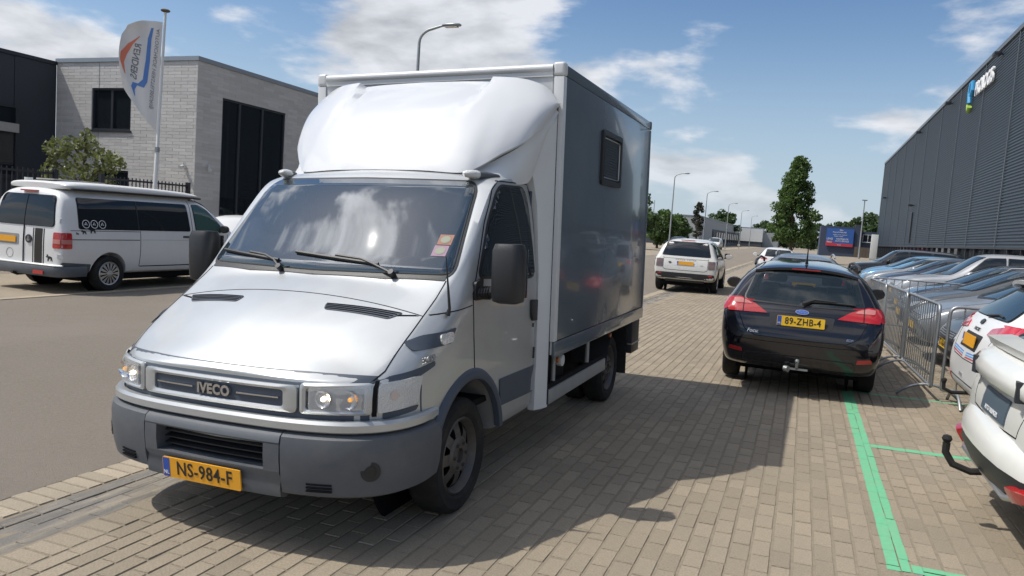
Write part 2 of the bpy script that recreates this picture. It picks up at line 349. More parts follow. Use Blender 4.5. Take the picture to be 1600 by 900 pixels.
def loft(sections, creases=(), caps=True):
    # sections: list of (y, [(x, z) half outline from bottom centre to top centre]); mirrored
    bm = bmesh.new(); rows = []
    for y, h in sections:
        n = len(h); ring = [bm.verts.new((x, y, z)) for x, z in h]
        ring += [bm.verts.new((-x, y, z)) for x, z in reversed(h[1:-1])]
        rows.append(ring)
    m = len(rows[0])
    for a, b in zip(rows[:-1], rows[1:]):
        for i in range(m): bm.faces.new((a[i], a[(i+1) % m], b[(i+1) % m], b[i]))
    n = len(sections[0][1])
    def cap(r):   # quads between left and right halves
        for i in range(n-1):
            A = r[i]; B = r[i+1]; A2 = r[(m-i) % m]; B2 = r[m-i-1]
            vs = []
            for v in (A, B, B2, A2):
                if v not in vs: vs.append(v)
            if len(vs) > 2: bm.faces.new(vs)
    if caps: cap(rows[0]); cap(rows[-1])
    bmesh.ops.recalc_face_normals(bm, faces=bm.faces)
    if creases:
        cl = bm.edges.layers.float.new('crease_edge')
        for k, val in creases:   # longitudinal line index -> crease
            for a, b in zip(rows[:-1], rows[1:]):
                for i in {k, (m-k) % m}:
                    e = bm.edges.get((a[i], b[i]))
                    if e: e[cl] = val
    me = bpy.data.meshes.new('loft'); bm.to_mesh(me); bm.free(); return me
def refine(me, level=2, cuts=()):
    o = bpy.data.objects.new('tmp', me); C.objects.link(o)
    md = o.modifiers.new('s', 'SUBSURF'); md.levels = level; md.render_levels = level
    tmp = []
    for cme in cuts:
        k = bpy.data.objects.new('cut', cme); C.objects.link(k); tmp.append(k)
        b = o.modifiers.new('b', 'BOOLEAN'); b.operation = 'DIFFERENCE'; b.object = k; b.solver = 'EXACT'
    dg = bpy.context.evaluated_depsgraph_get(); out = bpy.data.meshes.new_from_object(o.evaluated_get(dg))
    for k in tmp: bpy.data.objects.remove(k)
    bpy.data.objects.remove(o); return out
def cyl_mesh(a, b, r, n=32):
    return MB().cyl(a, b, r, n=n).mesh('c')
def copy_tree(o, parent=None):
    c = o.copy(); C.objects.link(c); c.parent = parent
    for ch in list(o.children): copy_tree(ch, c)
    return c
_WH = {}
def wheel(parent, x, y, z, r, wd, side, style='alloy', name='wheel', spokes=5):
    key = (r, wd, style, spokes)
    if key not in _WH:
        rr = r*.66; mb = MB()   # outer face towards +x
        mb.lathe([(-wd/2, rr), (-wd/2, r*.9), (-wd*.42, r*.965), (-wd*.3, r), (wd*.3, r), (wd*.42, r*.965), (wd/2, r*.9), (wd/2-.004, r*.82), (wd/2-.002, r*.74), (wd*.38, rr), (-wd/2, rr)], 36)
        ty = mb.mesh('wheel'); ty.materials.append(M['rubber'])
        mb = MB()
        if style == 'steel':   # dished disc with round-cornered openings
            mb.lathe([(wd*.40, rr+.003), (wd*.44, rr*.97), (wd*.30, rr*.9), (wd*.20, rr*.86)], 36)
            nseg = 8; a0, a1 = rr*.86, rr*.48
            for k in range(nseg):     # webs between the openings
                t0 = 6.28318*(k-.26)/nseg; t1 = 6.28318*(k+.26)/nseg
                for q in range(4):
                    s0 = a0+(a1-a0)*q/4; s1 = a0+(a1-a0)*(q+1)/4; x0 = wd*(.2+.15*math.sin(1.57*q/4)); x1 = wd*(.2+.15*math.sin(1.57*(q+1)/4))
                    wid = 1+.5*abs(q/3-.5); wid1 = 1+.5*abs((q+1)/3-.5); tm = (t0+t1)/2; h0 = (t1-t0)/2*wid*(1 if q < 3 else 1.1); h1 = (t1-t0)/2*wid1
                    mb.add([(x0, s0*math.cos(tm-h0), s0*math.sin(tm-h0)), (x0, s0*math.cos(tm+h0), s0*math.sin(tm+h0)), (x1, s1*math.cos(tm+h1), s1*math.sin(tm+h1)), (x1, s1*math.cos(tm-h1), s1*math.sin(tm-h1))], [(0, 1, 2, 3)])
            mb.lathe([(wd*.35, rr*.5), (wd*.42, rr*.42), (wd*.42, rr*.2), (wd*.3, rr*.19), (wd*.3, .001)], 28)
            for k in range(6):
                a = 6.28318*k/6; mb.cyl((wd*.4, rr*.33*math.cos(a), rr*.33*math.sin(a)), (wd*.5, rr*.33*math.cos(a), rr*.33*math.sin(a)), .011, n=6)
        elif style == 'cover':
            mb.lathe([(wd*.40, rr+.003), (wd*.46, rr*.96), (wd*.42, rr*.88)], 36)
            for k in range(spokes):
                a = 6.28318*k/spokes; d = .62*3.14159/spokes
                mb.add([(wd*.42, rr*.9*math.cos(a-d), rr*.9*math.sin(a-d)), (wd*.42, rr*.9*math.cos(a+d), rr*.9*math.sin(a+d)), (wd*.5, rr*.25*math.cos(a+d*.9), rr*.25*math.sin(a+d*.9)), (wd*.5, rr*.25*math.cos(a-d*.9), rr*.25*math.sin(a-d*.9))], [(0, 1, 2, 3)])
            mb.lathe([(wd*.5, rr*.27), (wd*.54, rr*.2), (wd*.54, .001)], 20)
        else:
            mb.lathe([(wd*.40, rr+.003), (wd*.46, rr*.96), (wd*.34, rr*.9)], 36)
            for k in range(spokes):
                a = 6.28318*k/spokes
                for e in (-.13, .13):
                    ca, sa = math.cos(a+e), math.sin(a+e); px, py = -sa*.022, ca*.022
                    mb.add([(wd*.38, rr*.93*ca-px, rr*.93*sa-py), (wd*.38, rr*.93*ca+px, rr*.93*sa+py), (wd*.44, rr*.15*ca+px, rr*.15*sa+py), (wd*.44, rr*.15*ca-px, rr*.15*sa-py)], [(0, 1, 2, 3)])
            mb.lathe([(wd*.42, rr*.28), (wd*.47, rr*.2), (wd*.47, .001)], 20)
        rm = mb.mesh('rim'); rm.materials.append(M['steel_rim' if style == 'steel' else 'alloy'])
        mb = MB(); mb.lathe([(wd*.1, rr*1.0), (wd*.1, .001)], 24); bk = mb.mesh('brake'); bk.materials.append(M['black_void'])
        for q in (ty, rm): q.polygons.foreach_set('use_smooth', [True]*len(q.polygons)); q.set_sharp_from_angle(angle=R(35))
        _WH[key] = (ty, rm, bk)
    ty, rm, bk = _WH[key]
    t = bpy.data.objects.new(name, ty); C.objects.link(t); t.parent = parent; t.location = (x, y, z)
    if side < 0: t.rotation_euler = (0, 0, math.pi)
    for nm, me in (('rim', rm), ('hub_backing', bk)):
        c = bpy.data.objects.new(nm, me); C.objects.link(c); c.parent = t
    return t

clear('glass_see', (.03, .045, .045), .62, .03); clear('glass_screen', (.03, .05, .065), .22, .022)
def cut_faces(me, poly, axis, lim=None):
    """open the shell where a pane will sit"""
    ia, ib, ic, sg = {'x+': (1, 2, 0, 1), 'x-': (1, 2, 0, -1), 'y-': (0, 2, 1, -1), 'y+': (0, 2, 1, 1)}[axis]
    def inside(a, b):
        c = False; j = len(poly)-1
        for i in range(len(poly)):
            (x1, y1), (x2, y2) = poly[i][:2], poly[j][:2]
            if (y1 > b) != (y2 > b) and a < (x2-x1)*(b-y1)/(y2-y1)+x1: c = not c
            j = i
        return c
    bm = bmesh.new(); bm.from_mesh(me); bm.normal_update(); dead = []
    for f in bm.faces:
        c = f.calc_center_median()
        if f.normal[ic]*sg > .12 and c[ic]*sg > (lim if lim is not None else 0) and all(inside(v.co[ia], v.co[ib]) for v in f.verts): dead.append(f)
    bmesh.ops.delete(bm, geom=dead, context='FACES'); bm.to_mesh(me); bm.free()
def seal_ring(name, bv, poly, axis, m, parent, off=.005, wout=.02, win=.035):
    cx = sum(p[0] for p in poly)/len(poly); cy = sum(p[1] for p in poly)/len(poly); P = []
    for a, b in zip(poly, poly[1:]+poly[:1]):
        k = max(1, int(math.dist(a, b)/.05)); P += [(a[0]+(b[0]-a[0])*i/k, a[1]+(b[1]-a[1])*i/k) for i in range(k)]
    area = sum(a[0]*b[1]-b[0]*a[1] for a, b in zip(P, P[1:]+P[:1])); sgn = 1 if area > 0 else -1; rows = []
    for i, p in enumerate(P):
        a = P[i-1]; b = P[(i+1) % len(P)]; L = math.dist(a, b) or 1; nx, ny = (b[1]-a[1])/L*sgn, -(b[0]-a[0])/L*sgn; row = []
        for w_, o in ((wout, -.008), (wout, off), (0, off+.003), (-win, off), (-win, -.012)):
            q, n = cast(bv, axis, p[0]+nx*w_, p[1]+ny*w_, off); row.append(q+n*(o-off))
        rows.append(row)
    rows.append(rows[0]); return MB().grid(rows).build(name, m, parent, 60)
def seat(parent, x, y, z, m='seat_cloth', s=1.0, f=1):   # f: +1 faces +y, -1 faces -y
    o = MB().box(x-.25*s, x+.25*s, y-.25*s, y+.25*s, z, z+.16*s).build('seat', m, parent, bevel=.05)
    MB().box(x-.24*s, x+.24*s, min(y-f*.30*s, y-f*.16*s), max(y-f*.30*s, y-f*.16*s), z+.12*s, z+.72*s).build('backrest', m, o, bevel=.05)
    MB().box(x-.13*s, x+.13*s, min(y-f*.33*s, y-f*.22*s), max(y-f*.33*s, y-f*.22*s), z+.75*s, z+.93*s).build('headrest', m, o, bevel=.04); return o
# ------------------------------------------------------------------ ground, road, pavement
SLOPE = .02
def zg(x):
    if x >= -3.9: return SLOPE*x
    if x >= -4.15: return -.080
    if x >= -8: return -.083+.02*(-4.15-x)
    if x >= -11.85: return -.006-.02*(-8-x)
    return -.08
def pix(x, y, z):
    d = Vector((x, y, z-CAMH)); k = d.dot(fw)
    if k < .1: return None
    return 800+1170*d.dot(rt)/k, 450-1170*d.dot(up)/k, k
MB().add([(-3000, -3000, -.34), (3000, -3000, -.34), (3000, 3000, -.34), (-3000, 3000, -.34)], [(0, 1, 2, 3)]).build('ground', 'far_ground')['kind'] = 'structure'
rw = []
for x in (-4.15, -5.5, -7, -8, -9, -10.5, -11.85): rw.append([(x, y, zg(x-.0001) if x < -4.15 else -.083) for y in np.arange(-30, 420, 10)])
tag(MB().grid(rw).build('road', 'asphalt'), kind='structure')
tag(MB().add([(-11.85, -30, -.083), (-11.85, 420, -.083), (-90, 420, -.083), (-90, -30, -.083)], [(0, 1, 2, 3)]).build('far_pavement', 'paver'), kind='structure')
pav = MB().add([(-3.47, -25, -.0045), (16, -25, -.0045), (16, 30, -.0045), (-3.47, 30, -.0045)], [(0, 1, 2, 3)]).build('pavement', 'joint')
pav.rotation_euler = (0, -math.atan(SLOPE), 0); tag(pav, kind='structure')
# beyond the bricks one can tell apart: the same paving as a material
m = mat('paver_far', (.30, .26, .20), .92); t = m.node_tree; b = t.nodes['Principled BSDF']
tcn = N(t, 'ShaderNodeTexCoord'); bt = N(t, 'ShaderNodeTexBrick'); mp = N(t, 'ShaderNodeMapping'); mp.inputs['Rotation'].default_value = (0, 0, R(90)); LK(t, tcn.outputs['Object'], mp.inputs[0]); LK(t, mp.outputs[0], bt.inputs['Vector'])
for k, v in (('Scale', 1), ('Mortar Size', .006), ('Brick Width', .21), ('Row Height', .105)): bt.inputs[k].default_value = v
bt.inputs['Color1'].default_value = (.305, .257, .195, 1); bt.inputs['Color2'].default_value = (.25, .212, .162, 1); bt.inputs['Mortar'].default_value = (.20, .166, .12, 1); LK(t, bt.outputs[0], b.inputs['Base Color'])
pf = MB().add([(-3.47, 30, -.001), (16, 30, -.001), (16, 420, -.001), (-3.47, 420, -.001)], [(0, 1, 2, 3)]).build('pavement_far_end', 'paver_far'); pf.rotation_euler = (0, -math.atan(SLOPE), 0); tag(pf, kind='structure')

def brick_arrays(cx, cy, lx, ly, dz, ta, tb, h=.010, ch=.004):
    """vertices and faces for many small chamfered bricks (top, four chamfers)"""
    n = len(cx); V = np.zeros((n, 8, 3)); sx = np.array([-1, 1, 1, -1]); sy = np.array([-1, -1, 1, 1])
    for k in range(4):
        V[:, k, 0] = cx+sx[k]*lx/2; V[:, k, 1] = cy+sy[k]*ly/2; V[:, k, 2] = dz-h
        ix, iy = sx[k]*(lx/2-ch), sy[k]*(ly/2-ch)
        V[:, 4+k, 0] = cx+ix; V[:, 4+k, 1] = cy+iy; V[:, 4+k, 2] = dz+ta*ix+tb*iy
    base = np.array([[4, 5, 6, 7], [0, 1, 5, 4], [1, 2, 6, 5], [2, 3, 7, 6], [3, 0, 4, 7]])
    F = (np.arange(n)[:, None, None]*8+base[None]).reshape(-1, 4)
    return V.reshape(-1, 3), F
def mesh_np(name, V, F):
    me = bpy.data.meshes.new(name); me.from_pydata(V.tolist(), [], F.tolist()); return me
# running courses along the street, half-lapped
bx, by = [], []
i = 0; x = -3.26+.0545
while x < 5.6:
    y = 1.4+(.108 if i % 2 else 0)+rng.uniform(-.012, .012)
    while y < 30: bx.append(x); by.append(y); y += .216
    x += .1085; i += 1
bx = np.array(bx); by = np.array(by); n = len(bx)
px = bx+rng.normal(0, .0012, n); py = by+rng.normal(0, .002, n)
low = .0012*np.sin(bx*1.7+1)*np.sin(by*.9)+.0008*np.sin(bx*4.1)*np.sin(by*2.7+.5)
dz = np.clip(rng.normal(0, .0008, n), -.0015, .002)+low; ta = rng.normal(0, .009, n); tb = rng.normal(0, .007, n)
lx = np.full(n, .0975)+rng.normal(0, .0012, n); ly = np.full(n, .211)+rng.normal(0, .002, n)
scr = np.array([(lambda p: (p[0], p[1], p[2]) if p else (-1, -1, 999))(pix(a, c, SLOPE*a)) for a, c in zip(bx, by)])
vis = (scr[:, 0] > 5) & (scr[:, 0] < 1595) & (scr[:, 1] < 895) & (scr[:, 1] > 0)
hid = (bx > -3.85) & (bx < -1.55) & (by > 2.9) & (by < 8.3)
order = np.argsort(np.where(vis & ~hid, scr[:, 2], 1e6)); single = np.zeros(n, bool); single[order[:300]] = True
V, F = brick_arrays(px[~single], py[~single], lx[~single], ly[~single], dz[~single], ta[~single], tb[~single])
tag(link('brick_paving', mesh_np('brick_paving', V, F), 'paver', pav), kind='stuff')
bm_var = []
for k in range(8):
    V, F = brick_arrays(np.array([0.]), np.array([0.]), np.array([.0975+.0012*math.sin(k)]), np.array([.211+.002*math.cos(k)]), np.array([0.]), np.array([rng.normal(0, .012)]), np.array([rng.normal(0, .007)]))
    me = mesh_np('brick', V, F); me.materials.append(M['paver']); bm_var.append(me)
m = mat('paver_single', (.305, .252, .182), .92, var=.62, vscale=85, bump=.5, bscale=160)
def per_object(mname):
    """brick colour varies from object to object and with position on the pavement"""
    t = M[mname].node_tree; b = t.nodes['Principled BSDF']; oi = N(t, 'ShaderNodeObjectInfo'); hs = N(t, 'ShaderNodeHueSaturation')
    l = b.inputs['Base Color'].links[0].from_socket
    LK(t, l, hs.inputs['Color']); LK(t, MATH(t, 'ADD', MATH(t, 'MULTIPLY', oi.outputs['Random'], .24), .88), hs.inputs['Value'])
    g = N(t, 'ShaderNodeNewGeometry'); n = N(t, 'ShaderNodeTexNoise'); LK(t, g.outputs['Position'], n.inputs['Vector']); n.inputs['Scale'].default_value = 1.1; n.inputs['Detail'].default_value = 8; n.inputs['Roughness'].default_value = .65
    r = N(t, 'ShaderNodeMapRange'); LK(t, n.outputs[0], r.inputs[0]); r.inputs[1].default_value = .38; r.inputs[2].default_value = .76; r.inputs[4].default_value = .5
    x = N(t, 'ShaderNodeMix', data_type='RGBA'); LK(t, r.outputs[0], x.inputs[0]); LK(t, hs.outputs[0], x.inputs[6]); x.inputs[7].default_value = (.22, .19, .15, 1); LK(t, x.outputs[2], b.inputs['Base Color'])
per_object('paver_single')
for me in bm_var: me.materials[0] = M['paver_single']
for k in np.where(single)[0]:
    o = bpy.data.objects.new('brick', bm_var[k % 8]); C.objects.link(o); o.parent = pav; o.location = (px[k], py[k], dz[k]); o.rotation_euler = (0, 0, (math.pi if k % 3 == 0 else 0))
# soldier course beside the gutter, and the flush kerb course at the road
def course(parent, x0, x1, z, y0, y1, m, cnt, nm):
    ys = np.arange(y0, y1, .106); k = len(ys); cx = np.full(k, (x0+x1)/2)+rng.normal(0, .002, k); Lx = np.full(k, x1-x0-.008); Ly = np.full(k, .097)
    d = rng.normal(z, .0018, k); a = rng.normal(0, .008, k); b2 = rng.normal(0, .02, k)
    sc = [pix((x0+x1)/2, q, zg((x0+x1)/2)) for q in ys]; ok = np.array([bool(p) and 0 < p[0] < 1600 and p[1] < 899 for p in sc])
    ok &= ~((ys > 3.75) & (ys < 9.5) & (x0 < -3))
    sg = np.zeros(k, bool); idx = np.where(ok)[0][:cnt]; sg[idx] = True
    V, F = brick_arrays(cx[~sg], ys[~sg], Lx[~sg], Ly[~sg], d[~sg], a[~sg], b2[~sg]); tag(link(nm, mesh_np(nm, V, F), m, parent), kind='stuff')
    me = mesh_np('brick', *brick_arrays(np.array([0.]), np.array([0.]), np.array([x1-x0-.008]), np.array([.097]), np.array([0.]), np.array([.004]), np.array([.01])))
    mm = mat(m+'_single', tuple(M[m].node_tree.nodes['RGB'].outputs[0].default_value)[:3], .92, var=.5, vscale=80, bump=.5, bscale=160) if m+'_single' not in M else M[m+'_single']
    if m == 'paver_kerb' and not mm.get('po'): per_object(m+'_single'); mm['po'] = 1
    me.materials.append(mm)
    for q in np.where(sg)[0]:
        o = bpy.data.objects.new('brick', me); C.objects.link(o); o.parent = parent; o.location = (cx[q], ys[q], d[q]); o.rotation_euler = (0, 0, math.pi*(q % 2))
course(pav, -3.47, -3.265, 0, 1.4, 30, 'paver', 40, 'brick_course')
kerb = MB().add([(-4.152, -25, -.0865), (-3.905, -25, -.0865), (-3.905, 420, -.0865), (-4.152, 420, -.0865)], [(0, 1, 2, 3)]).build('kerb', 'joint'); tag(kerb, kind='structure')
course(kerb, -4.15, -3.905, -.080, 1.6, 70, 'paver_kerb', 60, 'brick_course')
gy = np.arange(-25, 421, 2.0)
gut = tag(MB().grid([[(x, y, z) for y in gy] for x, z in ((-3.905, -.086), (-3.80, -.094), (-3.62, -.089), (-3.47, -.075))]).build('gutter', 'joint', None, 60), kind='structure')
gx, gyy, gz = [], [], []
for i, (x, z) in enumerate(((-3.85, -.087), (-3.743, -.0895), (-3.637, -.086), (-3.528, -.077))):
    for y in np.arange(1.5+.105*(i % 2), 60, .21): gx.append(x); gyy.append(y); gz.append(z+rng.normal(0, .0012))
gn = len(gx); V, F = brick_arrays(np.array(gx), np.array(gyy), np.full(gn, .101), np.full(gn, .207), np.array(gz), rng.normal(0, .01, gn), rng.normal(0, .006, gn)); tag(link('brick_course', mesh_np('brick_course', V, F), 'gutter', gut), kind='stuff')
fk = MB().box(-12.02, -11.85, -30, 420, -.2, -.068).build('far_kerb', 'paver_kerb'); tag(fk, kind='structure')

# green bay lines: paint sits on the bricks and leaves the joints bare
def paint(name, rects, m):
    vs, fs = [], []
    for k in range(n):
        bx0, bx1 = px[k]-.0530, px[k]+.0530; by0, by1 = py[k]-.107, py[k]+.107
        for (x0, x1, y0, y1) in rects:
            a, b2, c2, d2 = max(bx0, x0), min(bx1, x1), max(by0, y0), min(by1, y1)
            if b2-a > .004 and d2-c2 > .004:
                a += rng.uniform(0, .004)*(a == x0); b2 -= rng.uniform(0, .006)*(b2 == x1)
                base = len(vs); z = lambda X, Y: dz[k]+ta[k]*(X-px[k])+tb[k]*(Y-py[k])+.0016
                if single[k]: z = lambda X, Y: dz[k]+.004
                vs += [(a, c2, z(a, c2)), (b2, c2, z(b2, c2)), (b2, d2, z(b2, d2)), (a, d2, z(a, d2))]; fs.append((base, base+1, base+2, base+3))
    me = bpy.data.meshes.new(name); me.from_pydata(vs, [], fs); o = link(name, me, m); o.rotation_euler = (0, -math.atan(SLOPE), 0); return tag(o, kind='structure')
paint('parking_line', [(.578, .700, 4.36, 9.62), (.700, 3.2, 7.01, 7.11), (.700, 2.0, 4.36, 4.47), (.700, 3.2, 9.56, 9.62)], 'green_paint')
paint('paint_mark', [(.72, .80, 4.30, 4.34)], 'blue_paint')

# ------------------------------------------------------------------ warehouse on the right
def warehouse():
    W = 11.0; e = empty('warehouse', 'long dark grey ribbed warehouse with company sign on the right', 'warehouse', (W, 60, 0))
    zt, zb = 15.8, 2.35; sp = 9.07; ys = [54.2+sp*k for k in range(-4, 10)]; ys = [y for y in ys if y < 134]+[136.0]
    mb = MB().box(.45, 34, 18-60, 135.9-60, .1, zt-.15); mb.build('wall', 'dark_wall', e)
    pitch = .19
    for a, b in zip(ys[:-1], ys[1:]):
        mb = MB(); z = zb; prof = []
        while z < zt-.3: prof += [(0, z), (0, z+pitch*.42), (.05, z+pitch*.55), (.05, z+pitch*.87)]; z += pitch
        rows = [[(.02+o, a-60+.05, q) for o, q in prof], [(.02+o, b-60-.05, q) for o, q in prof]]
        mb.grid(rows); mb.build('cladding_panel', 'ware_clad', e)
    for y in ys: MB().box(-.03, .06, y-60-.05, y-60+.05, zb, zt-.28).build('panel_joint', 'ware_seam', e)
    MB().box(-.08, .5, 18-60, 136-60, zt-.3, zt).build('roof_edge', 'ware_seam', e)
    MB().box(-.06, .45, 18-60, 136-60, zb-.12, zb-.002).build('sill_beam', 'anthracite', e)
    y = 30.0
    while y < 135:
        MB().box(.12, .2, y-60+.06, y-60+2.9, .5, zb-.14).build('window_pane', 'glass_dark', e); MB().box(-.02, .25, y-60-.06, y-60+.05, .1, zb-.13).build('mullion', 'anthracite', e); y += 3.0
    MB().box(.05, .44, 18-60, 135.9-60, .1, .5).build('plinth', 'dark_wall', e)
    for y, z in ((58.5, 15.1), (76.5, 15.0), (95, 15.0), (127, 9.6), (95, 6.9)):
        mb = MB().box(-.55, -.1, y-60-.35, y-60+.35, z-.1, z+.12).box(-.2, .05, y-60-.06, y-60+.06, z-.05, z+.05); mb.build('wall_lamp', 'anthracite', e, bevel=.03)
    MB().box(-.10, .0, 94.6-60, 95.6-60, 2.7, 6.1).build('vertical_slot', 'anthracite', e)
    # sign: letters read from far to near, facing the road
    F = frame3((-.16, 62.6-60, 14.05), (0, -1, 0), (0, 0, 1))
    text('sign_lettering', 'PROLOGIS', 1.42, 'white_ink', e, F, .06, sx=.86, bold=.03)
    mb = MB(); mb.tube([(-.18, 67.3-60, 13.4), (-.18, 67.55-60, 14.2), (-.18, 67.2-60, 14.9), (-.18, 66.6-60, 14.9), (-.18, 66.5-60, 14.3), (-.18, 66.9-60, 13.9)], .16, 8); mb.build('sign_emblem', 'logo_blue', e, 40)
    mb = MB(); mb.tube([(-.18, 67.5-60, 13.3), (-.18, 67.25-60, 12.8), (-.18, 66.95-60, 13.1)], .17, 8); mb.build('sign_emblem', 'logo_green', e, 40)
warehouse()

# ------------------------------------------------------------------ pale brick building across the road
def brick_wall(name, parent, P, ulen, zlen, holes, m='brick_pale', L=.58, H=.11):
    """bricks on a wall: P(u, z, d) gives the point at distance u along, z up, d out"""
    vs, fs = [], []; r = 0; z = 0
    while z < zlen-.02:
        u = -(L/2 if r % 2 else 0)
        while u < ulen:
            for (a, b) in [(max(u, 0)+.005, min(u+L, ulen)-.005)]:
                segs = [(a, b)]
                for (h0, h1, k0, k1) in holes:
                    if z+H > k0 and z < k1:
                        ns = []
                        for (s, t_) in segs:
                            if t_ <= h0 or s >= h1: ns.append((s, t_))
                            else:
                                if s < h0: ns.append((s, h0))
                                if t_ > h1: ns.append((h1, t_))
                        segs = ns
                for (s, t_) in segs:
                    if t_-s < .02: continue
                    b0 = len(vs); z0, z1 = z+.003, min(z+H, zlen)-.003; c = .004; d = .008+rng.normal(0, .0010)
                    vs += [P(s, z0, 0), P(t_, z0, 0), P(t_, z1, 0), P(s, z1, 0), P(s+c, z0+c, d), P(t_-c, z0+c, d), P(t_-c, z1-c, d), P(s+c, z1-c, d)]
                    fs += [tuple(b0+q for q in f) for f in ((4, 5, 6, 7), (0, 1, 5, 4), (1, 2, 6, 5), (2, 3, 7, 6), (3, 0, 4, 7))]
            u += L
        z += H; r += 1
    me = bpy.data.meshes.new(name); me.from_pydata(vs, [], fs); o = link(name, me, m, parent)
    bm = bmesh.new(); bm.from_mesh(me); bmesh.ops.recalc_face_normals(bm, faces=bm.faces); bm.to_mesh(me); bm.free()
    return tag(o, kind='stuff')
def window(parent, P, u0, u1, z0, z1, cols, rows=1, fr='anthracite', gl='glass_dark', depth=.12, fw_=.07):
    """recessed window: frame, mullions and a pane for each light"""
    def bx_(name, a, b, c, d, e0, e1, m, par):
        mb = MB(); q = [P(a, c, e0), P(b, c, e0), P(b, d, e0), P(a, d, e0), P(a, c, e1), P(b, c, e1), P(b, d, e1), P(a, d, e1)]
        mb.add(q, [(3, 2, 1, 0), (4, 5, 6, 7), (0, 1, 5, 4), (1, 2, 6, 5), (2, 3, 7, 6), (3, 0, 4, 7)]); return mb.build(name, m, par)
    f = bx_('window', u0, u1, z0, z0+fw_, -depth, -.03, fr, parent)
    bx_('frame', u0, u1, z1-fw_, z1, -depth, -.03, fr, f); bx_('frame', u0, u0+fw_, z0+fw_, z1-fw_, -depth, -.03, fr, f); bx_('frame', u1-fw_, u1, z0+fw_, z1-fw_, -depth, -.03, fr, f)
    cs = cols if isinstance(cols, list) else [u0+fw_+(u1-u0-2*fw_)*k/cols for k in range(cols+1)]
    for a, b in zip(cs[:-1], cs[1:]):
        if a > u0+fw_+.01: bx_('mullion', a-.05, a+.05, z0+fw_, z1-fw_, -depth+.01, -.035, fr, f)
        zs = [z0+fw_+(z1-z0-2*fw_)*k/rows for k in range(rows+1)]
        for c, d in zip(zs[:-1], zs[1:]): bx_('pane', a+.0, b-.0, c, d, -depth+.02, -depth+.035, gl, f)
    bx_('sill', u0-.05, u1+.05, z0-.06, z0-.002, -.03, .06, fr, f)
    return f
def pale_building():
    X0, Y0 = -19.0, 19.5; H = 6.5; LN = 6.9; WD = 6.5
    e = empty('office_building', 'pale brick two storey office with dark window frames behind the van', 'building', (X0, Y0, -.08))
    wl = (1.70, 5.05, 0.0, 5.40)       # tall window in the street face (u from the corner)
    wa = (1.93-.02, 3.78+.02, 4.0, 5.45)   # window in the sunny face measured from the corner leftwards (as u from left below)
    # sunny face looks to -Y, u runs from the left end
    PS = lambda u, z, d: (-WD+u, -d, z)
    PR = lambda u, z, d: (d, u, z)
    hs = [(WD-4.75, WD-2.90, 4.05, 5.50), (WD-4.65, WD-2.95, 2.0, 2.68)]
    hr = [(1.15, 4.50, .15, 5.40)]
    mb = MB()
    # backing walls with real openings, made of pieces
    def pieces(P, ulen, zlen, holes, t=.25):
        us = sorted({0, ulen, *[h[0] for h in holes], *[h[1] for h in holes]}); zs = sorted({0, zlen, *[h[2] for h in holes], *[h[3] for h in holes]})
        for a, b in zip(us[:-1], us[1:]):
            for c, d in zip(zs[:-1], zs[1:]):
                if any(a >= h[0]-1e-6 and b <= h[1]+1e-6 and c >= h[2]-1e-6 and d <= h[3]+1e-6 for h in holes): continue
                q = [P(a, c, -t), P(b, c, -t), P(b, d, -t), P(a, d, -t), P(a, c, 0), P(b, c, 0), P(b, d, 0), P(a, d, 0)]
                mb.add(q, [(3, 2, 1, 0), (4, 5, 6, 7), (0, 1, 5, 4), (1, 2, 6, 5), (2, 3, 7, 6), (3, 0, 4, 7)])
    pieces(PS, WD-.25, H, hs); pieces(PR, LN, H, hr)
    mb.box(-WD, -.25, LN-.2, LN, 0, H).box(-WD, -.26, .26, LN-.21, H-.5, H-.3)
    mb.build('wall', 'mortar', e)
    MB().box(-WD, -.6, .5, LN-.3, .05, .1).box(-WD, -.6, 3.4, 3.6, .1, H-.6).build('interior', 'dark_wall', e)
    brick_wall('brickwork', e, PS, WD, H-.12, hs); brick_wall('brickwork', e, PR, LN, H-.12, hr)
    MB().box(-WD-.02, .05, -.05, .3, H-.11, H+.03).box(-.30, .05, .301, LN+.05, H-.11, H+.03).build('roof_edge', 'roof_trim', e)
    window(e, PS, *hs[0], 2); window(e, PS, *hs[1], 2)
    window(e, PR, 1.15, 4.50, .15, 5.40, [1.22, 2.05, 3.25, 4.43], 2)
    for (x, y) in ((-.45, -.06), (.06, .55)):
        mb = MB().cyl((x, y, 2.92), (x+(.12 if x > 0 else .05), y-(.18 if x < 0 else .05), 2.88), .06, n=12); mb.cyl((x, y, 2.96), (x, y, 3.06), .03, n=8); mb.build('security_camera', 'white_wall', e, 40)
    for p, z in ((-WD+2.1, 6.0),): MB().box(p-.004, p+.004, -.016, -.011, 0.2, H-.15).build('movement_joint', 'gap', e)
pale_building()
def dark_building():
    e = empty('dark_building', 'black clad building at the far left edge', 'building', (-25.5, 12, -.08))
    MB().box(-12, 0, -8, 7.48, 0, 6.3).build('wall', 'dark_clad', e); MB().box(-12, .06, -8.05, 7.47, 6.3, 6.42).build('roof_edge', 'anthracite', e)
    for k in range(10): MB().box(.0, .018, -8+1.55*k, -8+1.55*k+1.52, .1, 6.28).build('cladding_panel', 'dark_clad', e)
    window(e, lambda u, z, d: (d+.16, u, z), 4.3, 6.0, 2.2, 4.6, 2, fr='anthracite'); MB().box(.17, .2, 4.9, 6.0, 3.7, 4.0).build('notice', 'concrete', e)
    window(e, lambda u, z, d: (d+.16, u, z), 0.5, 3.0, .4, 4.6, 3, fr='anthracite')
dark_building()
